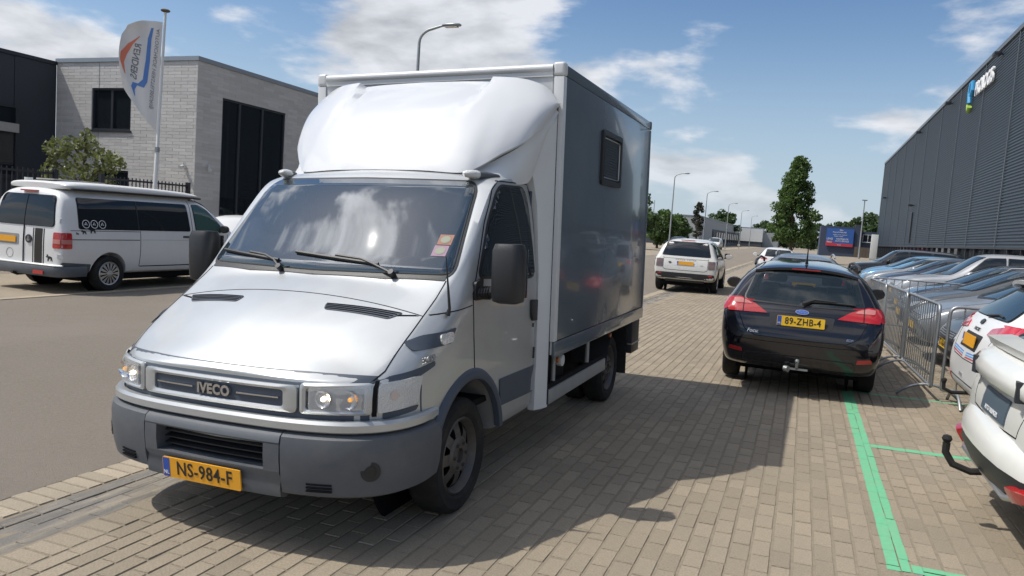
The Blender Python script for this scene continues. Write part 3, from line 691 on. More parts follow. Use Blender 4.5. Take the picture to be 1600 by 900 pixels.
def link_block():   # lower dark block beyond the pale office
    e = empty('glass_block', 'dark block with plain front just past the pale brick office', 'building', (-19.4, 26.5, -.08))
    MB().box(-9, 0, 0, 9, 0, 6.05).build('wall', 'dark_wall', e); MB().box(-9, .04, 0, 9.05, 6.06, 6.2).build('roof_edge', 'roof_trim', e)
    for k in range(3): window(e, lambda u, z, d: (d+.125, u, z), .8+2.7*k, 3.1+2.7*k, .8, 4.4, 2)
link_block()
clear('glass_side', (.012, .018, .022), .45, .03)
mat('marker_amber', (.35, .10, .03), .35)
mat('indicator_tint', (.58, .48, .44), .3, 0, .5, coat=.8)
# ------------------------------------------------------------------ the box truck (x to its left side, y rearwards from the front axle)
def truck():
    h, ro, pi_ = .01545, .0342, .01046
    H_ = Matrix(((math.cos(h), math.sin(h), 0), (-math.sin(h), math.cos(h), 0), (0, 0, 1)))
    R_ = Matrix(((math.cos(ro), 0, -math.sin(ro)), (0, 1, 0), (math.sin(ro), 0, math.cos(ro))))
    P_ = Matrix(((1, 0, 0), (0, math.cos(pi_), -math.sin(pi_)), (0, math.sin(pi_), math.cos(pi_))))
    mw = Matrix.Translation((-2.7217, 4.0041, -.0994)) @ (H_ @ R_ @ P_).to_4x4()
    T = empty('box_truck', 'silver box truck with roof fairing parked on the brick pavement', 'truck', mw=mw)
    # --- cab shell
    ST = [(-.962, .10, .60, .90, .10, .08, .952, .962), (-.957, .30, .60, .90, .30, .27, .952, .965), (-.945, .47, .60, .90, .47, .43, .952, .978), (-.915, .62, .60, .90, .62, .57, .95, 1.00),
          (-.86, .76, .60, .90, .758, .70, .95, 1.045), (-.76, .88, .58, .915, .875, .80, .962, 1.115), (-.62, .952, .52, .98, .94, .862, 1.06, 1.20), (-.42, .982, .44, 1.10, .962, .872, 1.19, 1.305),
          (-.22, .988, .40, 1.22, .968, .878, 1.315, 1.395), (-.155, .99, .40, 1.26, .972, .885, 1.36, 1.425), (-.04, .99, .40, 1.35, .975, .905, 1.435, 1.555), (.12, .99, .40, 1.42, .982, .925, 1.615, 1.755), (.30, .99, .40, 1.43, .982, .915, 1.82, 1.965),
          (.43, .99, .40, 1.43, .982, .905, 1.965, 2.075), (.52, .99, .40, 1.43, .982, .90, 2.03, 2.115), (.64, .99, .40, 1.43, .982, .90, 2.06, 2.135), (.9, .99, .40, 1.43, .982, .90, 2.075, 2.15), (1.12, .99, .40, 1.43, .982, .90, 2.075, 2.15), (1.17, .98, .42, 1.43, .972, .89, 2.06, 2.14)]
    sec = []
    for y, wd, zb, zs, ws, wt, zte, ztc in ST:
        wl = .03 if y < -.7 else 0
        sec.append((y, [(0, zb), (wd*.85, zb), (wd-.01, zb+.03), (wd, zb+.5*(zs-zb)), (wd, zs-.05), (ws, zs), ((ws*.5+wt*.5)+.012, zs+.55*(zte-zs)), (wt, zte), (wt*.62, zte+(ztc-zte)*.66), (0, ztc)]))
    cage = loft(sec, creases=((2, .4), (7, .6)))
    cuts = [cyl_mesh((.62, 0.03, .385), (1.4, 0.03, .385), .455, 40), cyl_mesh((-1.4, 0.03, .385), (-.62, 0.03, .385), .455, 40)]
    me = refine(cage, 3, cuts); bv = bvh_of(me)
    body = link('cab_body', me, 'truck_silver', T, 32)
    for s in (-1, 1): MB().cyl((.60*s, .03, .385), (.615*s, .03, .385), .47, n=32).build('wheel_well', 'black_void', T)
    # --- glass
    ws_ = rpoly([(-.885, 1.445), (0, 1.432), (.885, 1.445), (.80, 2.012), (0, 2.022), (-.80, 2.012)], [.06, .01, .06, .09, .01, .09], 5)
    cut_faces(me, ws_, 'y-', -.6); seal_ring('windscreen_seal', bv, ws_, 'y-', 'black_plastic', T, .004, .018, .03)
    wsd = decal('windscreen', bv, ws_, 'y-', 'glass_screen', T, .012, .05, smooth=180, relax=4)
    seat(T, .45, .62, .78, f=-1); seat(T, -.45, .62, .78, f=-1); seat(T, 0, .66, .78, f=-1, s=.9)
    MB().box(-.90, .90, -.02, .30, 1.12, 1.30).box(-.35, .35, .0, .36, .95, 1.22).build('dashboard', 'trim_blue', T, bevel=.05)
    MB().box(-.93, .93, -.1, 1.1, .62, .66).build('cab_floor', 'black_void', T)
    MB().box(-.93, .93, 1.09, 1.11, .66, 2.0).build('cab_rear_lining', 'trim_blue', T); MB().box(-.86, .86, .56, 1.08, 2.02, 2.04).build('headlining', 'concrete', T)
    a0 = [(.45+.19*math.cos(a), .36-.10*math.sin(a), 1.36+.16*math.sin(a)) for a in np.linspace(0, 2*math.pi, 28, endpoint=False)]; sw = MB().tube(a0, .016, 8, True).build('steering_wheel', 'black_plastic', T, 50); MB().cyl((.45, .36, 1.36), (.45, .20, 1.22), .04, n=10).box(.28, .62, .35, .37, 1.34, 1.38).build('steering_column', 'black_plastic', sw)
    for s, ax in ((1, 'x+'), (-1, 'x-')):
        dw = [(.14, 1.44), (.34, 1.76), (.50, 1.95), (.58, 2.0), (1.0, 2.01), (1.06, 1.42), (.98, 1.40)]
        ds = [(.065, 1.415), (.275, 1.79), (.43, 1.995), (.52, 2.045), (1.03, 2.055), (1.095, 1.41), (.99, 1.375)]
        dwp = rpoly(dw, [.04, .05, .06, .06, .09, .08, .06]); cut_faces(me, dwp, ax, .3); seal_ring('door_window_seal', bv, dwp, ax, 'black_plastic', T, .004, .016, .03)
        decal('door_window', bv, rpoly(dw, [.04, .05, .06, .06, .09, .08, .06]), ax, 'glass_side', T, .010, .06, smooth=80, relax=3)
        # door shut lines
        strip('door_gap', bv, [(.09, .86), (.06, 1.10), (.04, 1.34), (.09, 1.42), (.30, 1.77), (.46, 1.975), (.56, 2.035), (1.06, 2.045), (1.11, 1.93), (1.145, 1.42), (1.15, .9), (1.15, .55), (1.10, .43)], .006, ax, 'gap', T, .003)
        # lower moulding, arch trim
        decal('door_moulding', bv, rpoly([(.50, .575), (1.14, .555), (1.14, .745), (.475, .755)], .02), ax, 'trim_blue', T, .010, .08)
        decal('rear_moulding', bv, rpoly([(1.155, .555), (1.19, .555), (1.19, .745), (1.155, .745)], .01), ax, 'trim_blue', T, .010, .08)
        arc = [(.03+.49*math.cos(a), .385+.49*math.sin(a)) for a in np.linspace(R(146), R(20), 24)]
        rows = []
        for a in np.linspace(R(150), R(8), 28):
            rows.append([(s*x, .03+r*math.cos(a), .385+r*math.sin(a)) for r, x in ((.445, .965), (.447, 1.005), (.465, 1.014), (.50, 1.004), (.515, .985))])
        MB().grid(rows).build('arch_trim', 'trim_blue', T, 50)
        decal('fuel_or_step_gap', bv, [(1.09, .80), (1.11, .80), (1.11, .88), (1.09, .88)], ax, 'black_plastic', T, .01)
        # handle
        decal('door_handle', bv, rpoly([(.985, 1.235), (1.12, 1.225), (1.115, 1.075), (1.02, 1.08), (.99, 1.13)], .025), ax, 'black_plastic', T, .02, .05)
        decal('door_lock', bv, rpoly([(1.055, 1.03), (1.075, 1.03), (1.075, 1.06), (1.055, 1.06)], .008), ax, 'black_plastic', T, .006)
        # wing: badge base with repeater, mid line
        b = decal('wing_badge', bv, rpoly([(-.54, 1.075), (-.24, 1.085), (-.175, 1.165), (-.44, 1.145), (-.54, 1.115)], [.03, .01, .01, .03, .03]), ax, 'trim_blue', T, .008, .04)
        decal('side_repeater', bv, rpoly([(-.345, 1.085), (-.23, 1.095), (-.22, 1.15), (-.345, 1.14)], .025), ax, 'lens_white', b, .02, .03)
        strip('belt_line', bv, [(-.40, 1.235), (-.1, 1.262), (.035, 1.275)], .006, ax, 'gap', T, .001)
    q, nrm = cast(bv, 'x+', -.44, 1.025, .004)
    text('model_badge', '35C15HP', .052, 'alu_dirty', T, frame3(q, (.0+nrm.y*-0, 1, .02), (0, 0, 1)), .003, sx=.95)
    # bonnet shut lines, vents
    for s in (-1, 1):
        strip('bonnet_gap', bv, [(s*.80, -.83), (s*.852, -.70), (s*.866, -.45), (s*.872, -.2), (s*.868, -.08)], .006, 'z+', 'gap', T, .0015)
        vt = [(s*.29, -.425), (s*.76, -.365), (s*.70, -.435), (s*.31, -.478)]
        v = decal('bonnet_vent', bv, rpoly(vt, .02), 'z+', 'trim_blue', T, .004, .06)
        for k in range(4): strip('vent_slat', bv, [(s*(.30+.005*k), -.430-.0125*k), (s*(.745-.015*k), -.373-.0165*k)], .005, 'z+', 'gap', v, .007)
    strip('bonnet_rear_gap', bv, [(-.87, -.345), (-.5, -.352), (0, -.355), (.5, -.352), (.87, -.345)], .005, 'z+', 'gap', T, .001)
    decal('scuttle', bv, rpoly([(-.86, -.085), (-.5, -.15), (0, -.175), (.5, -.15), (.86, -.085), (.86, -.055), (.5, -.118), (0, -.142), (-.5, -.118), (-.86, -.055)], .01), 'z+', 'black_plastic', T, .004, .06)
    # --- face: dark band under the bonnet lip, grille, lamps
    band = [(x, .962-.002*abs(x)) for x in np.linspace(-.985, .985, 21)]
    decal('front_recess', bv, [(-.965, .735), (.965, .735), (.965, .90), (.93, .965), (.5, .983), (0, .985), (-.5, .983), (-.93, .965), (-.965, .90)], 'y-', 'trim_blue', T, .002, .05)
    for s, ax in ((1, 'x+'), (-1, 'x-')):
        decal('front_recess', bv, rpoly([(-.70, .905), (-.40, .985), (-.40, 1.01), (-.70, .968)], .01), ax, 'trim_blue', T, .004, .04)
        decal('front_recess', bv, rpoly([(-.75, .755), (-.56, .775), (-.54, .80), (-.75, .79)], .01), ax, 'trim_blue', T, .004, .04)
    # grille surround: a ring following the face
    def ring(name, outer, inner, m, off, thick=.02):
        mb = MB(); rows = []
        for a, b in zip(outer+outer[:1], inner+inner[:1]):
            pa, na = cast(bv, 'y-', a[0], a[1], off); pb, nb = cast(bv, 'y-', b[0], b[1], off)
            mid = (pa+pb)/2+(na+nb)/2*.008
            rows.append([pa-na*thick, pa, mid, pb, pb-nb*thick])
        mb.grid(rows); return mb.build(name, m, T, 50)
    def rect_loop(x0, x1, z0, z1, r):
        base = rpoly([(x0, z0), (x1, z0), (x1, z1), (x0, z1)], r, 5); out = []
        for a, b in zip(base, base[1:]+base[:1]):
            k = max(1, int(math.dist(a, b)/.05)); out += [(a[0]+(b[0]-a[0])*i/k, a[1]+(b[1]-a[1])*i/k) for i in range(k)]
        return out
    def rect_pair(o, i, ro_, ri):
        A = rect_loop(*o, ro_); 
        cx, cz = (o[0]+o[1])/2, (o[2]+o[3])/2; sx = (i[1]-i[0])/(o[1]-o[0]); sz = (i[3]-i[2])/(o[3]-o[2])
        return A, [(cx+(p[0]-cx)*sx, cz+(p[1]-cz)*sz) for p in A]
    g = ring('grille_surround', *rect_pair((-.50, .50, .785, .922), (-.425, .425, .812, .898), .03, .02), 'truck_silver', .016)
    decal('grille_mesh', bv, rpoly([(-.43, .81), (.43, .81), (.43, .90), (-.43, .90)], .01), 'y-', 'trim_blue', g, .006, .05)
    for s in (-1, 1): decal('grille_bar', bv, [(s*.145, .849), (s*.40, .851), (s*.40, .858), (s*.145, .858)], 'y-', 'chrome', g, .018, .05, .008)
    q, nn = cast(bv, 'y-', 0, .853, .016)
    text('maker_lettering', 'IVECO', .072, 'chrome', g, frame3(q, (1, 0, 0), (0, -.02, 1)), .008, sx=.98, bold=.0035, spacing=1.08)
    for s in (-1, 1):
        def sx_(L): return [(s*a, b) for a, b in L]
        A, B = rect_pair((.515, .835, .785, .935), (.565, .825, .812, .917), .02, .01)
        hs = ring('headlamp', sx_(A), sx_(B), 'truck_silver', .014); bk = decal('reflector', bv, sx_([(.56, .808), (.83, .808), (.83, .92), (.56, .92)]), 'y-', 'lamp_back', hs, .001, .04)
        for cx_, rr in ((.635, .046), (.755, .05)):
            q, nn = cast(bv, 'y-', s*cx_, .864, .004); mb = MB(); mb.lathe([(-.012, rr), (.002, rr*.75), (.004, rr*.35), (-.006, .001)], 20, 'y'); m4 = mb.mesh('bowl'); m4.transform(Matrix.Translation(q)); link('bowl', m4, 'chrome', hs, 60)
            mb = MB(); mb.lathe([(-.016, .001), (-.015, .010), (-.004, .013)], 12, 'y'); m4 = mb.mesh('bulb'); m4.transform(Matrix.Translation(q+Vector((0, -.002, 0)))); link('bulb', m4, 'lamp_sun_spot' if cx_ < .7 else 'lamp_amber', hs, 60)  # inner bulb's glow imitates sunlight caught in the bowl; lamp itself is off
        decal('headlamp_lens', bv, sx_(rpoly([(.562, .81), (.828, .81), (.828, .92), (.562, .92)], .01)), 'y-', 'lamp_glass', hs, .020, .05, .004)
        rim_ = decal('indicator_gap', bv, sx_([(.836, .775), (.852, .775), (.852, .945), (.836, .945)]), 'y-', 'gap', T, .012, .03)
        il = [(.855, .79), (.925, .80), (.957, .815), (.963, .955), (.94, .948), (.855, .935)]
        ind = decal('indicator_lamp', bv, sx_(rpoly(il, .012)), 'y-', 'lens_white', T, .016, .02)
        decal('indicator_lamp_side', bv, rpoly([(-.70, .80), (-.60, .825), (-.555, .93), (-.57, .955), (-.70, .94)], .015), 'x+' if s > 0 else 'x-', 'lens_white', ind, .010, .03)
        q, nn = cast(bv, 'y-', s*.905, .875, .0175); mb = MB(); mb.lathe([(-.001, .001), (0, .024)], 20, 'y'); m4 = mb.mesh('amber_bulb'); m4.transform(Matrix.Translation(q) @ Vector((0, -1, 0)).rotation_difference(nn).to_matrix().to_4x4()); link('amber_bulb', m4, 'indicator_tint', ind)
    # --- bumper, silver strip: swept round the nose
    half = [(.975, -.36), (.985, -.50), (.972, -.62), (.93, -.735), (.855, -.83), (.74, -.905), (.58, -.955), (.40, -.982), (.20, -.993), (0, -.997)]
    path = [(-x, y) for x, y in half]+[(x, y) for x, y in reversed(half[:-1])]
    def smooth_path(p, k=4):
        out = []
        for i in range(len(p)-1):
            p0, p1, p2, p3 = [Vector(p[max(0, min(len(p)-1, i+d))]) for d in (-1, 0, 1, 2)]
            for j in range(k):
                t = j/k; out.append(tuple(.5*((2*p1)+(p2-p0)*t+(2*p0-5*p1+4*p2-p3)*t*t+(3*p1-p0-3*p2+p3)*t**3)))
        return out+[tuple(p[-1])]
    path = smooth_path(path)
    MB().sweep(path, [(-.03, .700), (.004, .700), (.014, .708), (.014, .742), (.002, .758), (-.03, .758)]).build('bumper_strip', 'truck_silver', T, 35)
    # bumper: side wings and centre with a real opening
    prof = [(-.10, .385), (-.03, .365), (.010, .385), (.026, .455), (.034, .55), (.036, .625), (.026, .672), (.0, .690), (-.06, .690), (-.10, .60)]
    iL = min(range(len(path)), key=lambda i: abs(path[i][0]+.445)+(path[i][1] > -.8)); iR = len(path)-1-iL
    bumper = MB().sweep(path[:iL+1], prof).build('bumper', 'bumper_grey', T, 40)
    MB().sweep(path[iR:], prof).build('bumper_corner', 'bumper_grey', bumper, 40)
    cpath = path[iL:iR+1]
    cpath = [(cpath[0][0]+.006, cpath[0][1]-.001)]+cpath[1:-1]+[(cpath[-1][0]-.006, cpath[-1][1]-.001)]
    MB().sweep(cpath, [(-.08, .632), (.032, .632), (.036, .640), (.026, .672), (.0, .690), (-.08, .690)]).build('bumper_centre', 'bumper_grey', bumper, 40)
    MB().sweep(cpath, [(-.10, .365), (-.03, .345), (.010, .358), (.020, .40), (.012, .455), (.030, .487), (.030, .497), (-.10, .500)]).build('bumper_centre', 'bumper_grey', bumper, 40)
    k = 2
    for sl in (cpath[:k+1], cpath[-k-1:]): MB().sweep(sl, [(-.10, .50), (.030, .497), (.036, .565), (.034, .633), (-.10, .633)]).build('bumper_centre', 'bumper_grey', bumper, 40)
    MB().sweep(cpath[1:-1], [(-.09, .47), (-.06, .47), (-.06, .67), (-.09, .67)]).build('intake_void', 'black_void', bumper)
    for k in range(3): MB().sweep(cpath[2:-2], [(-.055, .53+.034*k), (-.02, .522+.034*k), (-.02, .528+.034*k), (-.055, .538+.034*k)]).build('intake_slat', 'black_plastic', bumper)
    for s in (-1, 1):
        i0 = iR+2 if s > 0 else iL-6; seg = path[i0+1:i0+6]
        for k in range(3): MB().sweep(seg[:4], [(.010, .408+.017*k), (.0275, .408+.017*k), (.0295, .417+.017*k), (.010, .417+.017*k)]).build('bumper_slot', 'gap', bumper)
        ctr = path[min(max((iR+10 if s > 0 else iL-10), 0), len(path)-1)]
        MB().cyl((s*.83, -.79, .515), (s*.8775, -.8555, .515), .050, n=20).build('fog_lamp_recess', 'black_plastic', bumper); MB().cyl((s*.83, -.79, .515), (s*.8795, -.8585, .515), .030, n=16).build('fog_lamp', 'glass_dark', bumper)
    plate(T, (-.035, -1.028, .418), (1, .0, 0), (0, -.10, 1), 'NS-984-F', 'plate_orange')
    MB().box(-.60, .60, -.80, .2, .38, .46).build('under_tray', 'black_void', T)
    # --- wipers, stickers, aerial
    for (a, b, hinge) in (((-.83, 1.512), (-.30, 1.47), (-.25, 1.42)), ((-.20, 1.525), (.42, 1.478), (.54, 1.425))):
        pts = [cast(bv, 'y-', a[0]+(b[0]-a[0])*i/8, a[1]+(b[1]-a[1])*i/8, .022)[0] for i in range(9)]
        wb = MB().tube(pts, .011, 6).build('wiper', 'black_plastic', T, 40)
        pm = [cast(bv, 'y-', x, z, .03)[0] for x, z in ((a[0]+(b[0]-a[0])*.5, a[1]+(b[1]-a[1])*.5+.012), (b[0]-.12, b[1]+.02), (b[0]-.03, b[1]-.005), hinge)]
        MB().tube(pm, .009, 6).build('wiper_arm', 'black_plastic', wb, 40)
        MB().cyl(Vector(pm[-1])+Vector((0, .03, -.02)), Vector(pm[-1])+Vector((0, -.012, .012)), .018, n=10).build('wiper_pivot', 'black_plastic', wb)
    s1 = decal('sticker', bv, [(.722, 1.612), (.808, 1.612), (.808, 1.672), (.722, 1.672)], 'y-', 'sticker_orange', wsd, .0145, .05, 0); s2 = decal('sticker', bv, [(.715, 1.545), (.803, 1.545), (.803, 1.607), (.715, 1.607)], 'y-', 'sticker_pink', wsd, .0145, .05, 0)
    decal('sticker_centre', bv, [(.759+.030*math.cos(a), 1.576+.021*math.sin(a)) for a in np.linspace(0, 6.1, 14)], 'y-', 'sticker_green', s2, .016, .05, 0)
    decal('sticker_centre', bv, [(.765+.030*math.cos(a), 1.642+.021*math.sin(a)) for a in np.linspace(0, 6.1, 14)], 'y-', 'sticker_green', s1, .016, .05, 0)
    q, nn = cast(bv, 'x+', -.23, 1.235, .01)
    ae = MB().tube([q, q+Vector((.012, -.004, .04)), q+Vector((.008, -.055, .33))], .01, 6, radii=[.016, .009, .0025]).build('aerial', 'black_plastic', T, 40)
    # --- roof lamps
    for s in (-1, 1):
        c0 = Vector((s*.765, .545, 2.072)); mb = MB(); mb.lathe([(-.10, .002), (-.085, .03), (-.04, .045), (.03, .047), (.14, .03), (.17, .002)], 14, 'y'); m4 = mb.mesh('roof_lamp'); m4.transform(Matrix.Translation(c0) @ Matrix.Rotation(-s*.35, 4, 'Z') @ Matrix.Diagonal((.95, 1.25, .62, 1)))
        ob = link('roof_lamp', m4, 'bumper_grey', T, 60); mb = MB(); mb.lathe([(-.108, .002), (-.093, .034), (-.045, .049), (-.02, .049)], 14, 'y'); m4 = mb.mesh('lens'); m4.transform(Matrix.Translation(c0) @ Matrix.Rotation(-s*.35, 4, 'Z') @ Matrix.Diagonal((.95, 1.25, .62, 1))); link('lens', m4, 'lens_white', ob, 60)
    # --- mirrors
    for s in (-1, 1):
        yc = .16; mb = MB(); rows = []
        for k, (t, sc, sy) in enumerate(((1.625, .55, .4), (1.640, .86, .75), (1.60, 1, 1), (1.47, 1, 1.05), (1.34, 1, 1), (1.30, .93, .85), (1.288, .6, .5))):
            cx_ = s*1.165; hw = .098*sc; hd = .085*sy
            rows.append([(cx_+hw*math.copysign(abs(math.cos(a))**.55, math.cos(a)), yc-.01+hd*math.copysign(abs(math.sin(a))**.8, math.sin(a)), t) for a in np.linspace(0, 2*math.pi, 24, endpoint=False)])
        mb.grid(rows, True); mb.f += [tuple(range(24)), tuple(6*24+i for i in range(24))]
        mo = mb.build('mirror', 'black_plastic', T, 45)
        MB().box(cx_-.085, cx_+.085, yc+.072, yc+.082, 1.32, 1.61).build('mirror_glass', 'chrome', mo)
        MB().tube([(s*.97, .10, 1.345), (s*1.03, .12, 1.345), (s*1.10, .15, 1.36)], .035, 8).build('mirror_arm', 'black_plastic', mo, 45)
        for k in range(5): MB().lathe([(-.004, .03), (0, .043), (.004, .03)], 14, 'x', (s*(1.0+.014*k), .112+.004*k, 1.345)).build('arm_gaiter', 'black_plastic', mo, 45)
        MB().prism(rpoly([(.05, 1.30), (.15, 1.30), (.16, 1.43), (.05, 1.41)], .02), 'x', s*.975, s*1.0).build('mirror_base', 'black_plastic', mo)
    # --- fairing on the cab roof
    def cr(P, t):   # Catmull-Rom through P, t in 0..1
        n_ = len(P)-1; f = min(t*n_, n_-1e-6); i = int(f); u = f-i; p0, p1, p2, p3 = [Vector(P[max(0, min(n_, i+d))]) for d in (-1, 0, 1, 2)]
        return .5*((2*p1)+(p2-p0)*u+(2*p0-5*p1+4*p2-p3)*u*u+(3*p1-p0-3*p2+p3)*u**3)
    Bc = [(0, .52, 2.104), (.35, .53, 2.10), (.62, .56, 2.088), (.72, .63, 2.13), (.83, .74, 2.225), (.955, .90, 2.335), (1.022, 1.12, 2.49), (1.035, 1.29, 2.62)]
    Tc = [(0, 1.13, 2.845), (.36, 1.14, 2.84), (.58, 1.165, 2.832), (.72, 1.19, 2.825), (.83, 1.225, 2.81), (.94, 1.262, 2.77), (1.005, 1.285, 2.71), (1.035, 1.295, 2.64)]
    rows = []; NU, NV = 36, 22
    for i in range(-NU, NU+1):
        u = abs(i)/NU; s = -1 if i < 0 else 1; b = cr(Bc, u); t_ = cr(Tc, u); row = []
        for j in range(NV+1):
            v = j/NV; p = b.lerp(t_, v); bulge = math.sin(math.pi*v**.85)*.045*(1-u**4*.6); p = p+Vector((.03*u*math.sin(math.pi*v), -bulge*.75, bulge*.62))
            xr = .40+.17*v; e_ = max(0, min(1, (xr-p.x)/.035)); e_ = e_*e_*(3-2*e_); vv = max(0, min(1, (v-.35)/.6)); p = p+Vector((0, .045, -.030))*(e_*vv*vv)
            row.append((s*p.x, p.y, p.z))
        rows.append(row)
    fr = MB().grid(rows).build('roof_fairing', 'fairing_white', T, 30)
    rows2 = [[(x*.985, y+.02, z-.012) for x, y, z in r] for r in rows]; MB().grid(rows2).build('fairing_inner', 'box_white', fr)
    MB().box(-.66, .66, .66, 1.2, 2.06, 2.12).build('fairing_base', 'box_white', fr)
    # --- side air panels between cab and box
    for s in (-1, 1):
        rows = []
        for z, y0, x0 in ((.40, 1.16, .985), (.8, 1.16, .99), (1.4, 1.16, .985), (1.9, 1.13, .965), (2.08, 1.09, .945), (2.16, 1.05, .94), (2.28, 1.075, .965), (2.40, 1.16, 1.0), (2.50, 1.235, 1.02), (2.58, 1.30, 1.033)):
            rows.append([(s*(x0-.05), y0+.004, z), (s*x0, y0, z), (s*(x0*.5+1.04*.5), (y0+1.305)/2-.01, z), (s*1.036, 1.308, z), (s*.95, 1.309, z)])
        sp_ = MB().grid(rows).build('side_air_panel', 'box_white', T, 50); MB().box(*sorted((s*1.030, s*1.040)), 1.300, 1.3085, .42, 2.62).build('panel_gap', 'gap', T)
        U_ = [(.60, .59, 2.07), (.79, .76, 2.19), (.93, .92, 2.315), (.985, 1.06, 2.43), (1.005, 1.15, 2.49), (1.025, 1.285, 2.60)]; L_ = [(.87, .56, 2.02), (.89, .75, 2.03), (.925, .95, 2.04), (.945, 1.06, 2.10), (.985, 1.145, 2.36), (1.03, 1.285, 2.56)]
        rows = [[tuple(Vector((s*a_[0], a_[1], a_[2])).lerp(Vector((s*b_[0], b_[1], b_[2])), k/4)+Vector((s*.02*math.sin(math.pi*k/4), 0, 0))) for k in range(5)] for a_, b_ in ((cr(U_, q/15), cr(L_, q/15)) for q in range(16))]
        MB().grid(rows).build('fairing_side', 'box_white', fr, 50)
    # --- box body
    B, y0, y1, z0, z1 = 1.072, 1.312, 4.37, .775, 2.935
    bx_ = MB().box(-B+.02, B-.02, y0+.004, y1-.02, z0+.02, z1-.02).build('box_core', 'box_white', T)
    for s in (-1, 1):
        MB().box(*sorted((s*(B-.019), s*B)), y0+.06, y1-.05, z0+.125, z1-.085).build('side_panel', 'box_grey', T, bevel=.003)
        MB().box(*sorted((s*(B-.018), s*(B+.006))), y0+.001, y1-.002, z0, z0+.121).build('lower_rail', 'box_grey', T, bevel=.008)
        MB().box(*sorted((s*(B-.03), s*(B+.002))), y0+.06, y1-.05, z0+.1215, z0+.1245).build('rail_joint', 'gap', T)
        MB().box(*sorted((s*(B-.06), s*(B+.004))), y0+.065, y1-.04, z1-.084, z1).build('upper_rail', 'box_grey', T, bevel=.015)
        MB().box(*sorted((s*(B-.075), s*(B+.003))), y0-.012, y0+.058, z0+.122, z1-.09).build('corner_post', 'box_white', T, bevel=.006)
        MB().box(*sorted((s*(B-.05), s*(B+.003))), y1-.048, y1+.004, z0+.122, z1-.09).build('rear_post', 'box_grey', T, bevel=.006)
        MB().box(*sorted((s*(B-.085), s*(B+.008))), y0-.018, y0+.064, z1-.088, z1+.012).build('corner_cap', 'box_white', T, bevel=.025, seg=4)
        MB().box(*sorted((s*(B-.07), s*(B+.007))), y1-.05, y1+.01, z1-.085, z1+.01).build('corner_cap', 'bumper_grey', T, bevel=.02)
        # side guard
        MB().box(*sorted((s*(B-.055), s*(B-.03))), 1.33, 2.95, .415, .525).build('side_guard', 'alu_dirty', T, bevel=.006)
        MB().box(*sorted((s*(B-.075), s*(B-.045))), 1.34, 2.94, .50, .56).build('side_guard_web', 'black_void', T)
        for y in (1.52, 2.45): MB().cyl((s*(B-.07), y, .50), (s*(B-.07), y, .80), .018, n=10).build('guard_post', 'alu_dirty', T, 40)
        MB().box(*sorted((s*(B-.10), s*(B-.16))), 1.40, 1.90, .45, .77).build('tank', 'black_void', T, bevel=.03); MB().cyl((s*(B-.12), 1.72, .69), (s*(B-.055), 1.72, .69), .048, n=18).build('filler_cap', 'box_white', T, bevel=.01)
        MB().cyl((s*(B-.03), 1.47, .735), (s*(B-.012), 1.47, .735), .022, n=12).build('side_marker', 'marker_amber', T); MB().cyl((s*(B-.03), 3.05, .735), (s*(B-.012), 3.05, .735), .022, n=12).build('side_marker', 'marker_amber', T)
        # mudguards and flaps behind the rear wheel
        MB().box(*sorted((s*(B-.33), s*(B-.05))), 3.86, 3.88, .22, .70).build('mud_flap', 'rubber', T); MB().box(*sorted((s*(B-.36), s*(B-.02))), 3.98, 4.33, .42, .774).build('rear_locker', 'black_plastic', T, bevel=.01)
        MB().box(*sorted((s*(B-.37), s*(B-.012))), 3.97, 4.34, .515, .53).build('locker_strip', 'alu', T)
        rows = [[(s*(B-.04), 3.45+.44*math.cos(a), .37+.43*math.sin(a)), (s*(B-.40), 3.45+.44*math.cos(a), .37+.43*math.sin(a))] for a in np.linspace(R(10), R(170), 14)]
        MB().grid(rows).build('mudguard', 'black_plastic', T, 40)
    MB().box(-B+.086, B-.086, y0-.004, y0+.003, z0+.05, z1-.07).build('front_panel', 'box_white', T)
    MB().cyl((-B+.084, y0+.008, z1-.032), (B-.084, y0+.008, z1-.032), .034, n=20).box(-B+.084, B-.084, y0-.014, y0+.03, z1-.092, z1-.04).build('front_rail', 'box_white', T, 40)
    MB().box(-B+.07, B-.07, y0+.05, y1-.05, z1-.03, z1-.006).build('roof_panel', 'box_white', T)
    MB().box(-B+.02, B-.02, y1-.02, y1, z0+.02, z1-.02).build('rear_doors', 'box_grey', T)
    # window in the left side of the box
    wy0, wy1, wz0, wz1 = 2.355, 3.045, 2.135, 2.605; xw = B
    fr_ = MB(); A = rpoly([(wy0, wz0), (wy1, wz0), (wy1, wz1), (wy0, wz1)], .05, 4); I = rpoly([(wy0+.055, wz0+.05), (wy1-.055, wz0+.05), (wy1-.055, wz1-.05), (wy0+.055, wz1-.05)], .035, 4)
    rows = [[(xw-.001, a[0], a[1]), (xw+.022, a[0], a[1]), (xw+.026, b[0]*.9+a[0]*.1, b[1]*.9+a[1]*.1), (xw+.006, b[0], b[1])] for a, b in zip(A+A[:1], I+I[:1])]
    wf = fr_.grid(rows).build('box_window', 'black_plastic', T, 40); MB().prism(I, 'x', xw+.001, xw+.008).build('pane', 'glass_dark', wf)
    I2 = rpoly([(wy0+.07, wz0+.065), (wy1-.07, wz0+.065), (wy1-.07, wz1-.065), (wy0+.07, wz1-.065)], .03, 4); MB().tube([(xw+.010, a, b) for a, b in I2], .005, 6, True).build('pane_edge', 'alu', wf, 40)
    # --- chassis and wheels
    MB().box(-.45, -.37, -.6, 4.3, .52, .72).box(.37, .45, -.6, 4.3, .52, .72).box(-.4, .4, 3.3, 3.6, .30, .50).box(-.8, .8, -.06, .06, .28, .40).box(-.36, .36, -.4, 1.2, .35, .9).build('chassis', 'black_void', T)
    inv = mw.inverted()
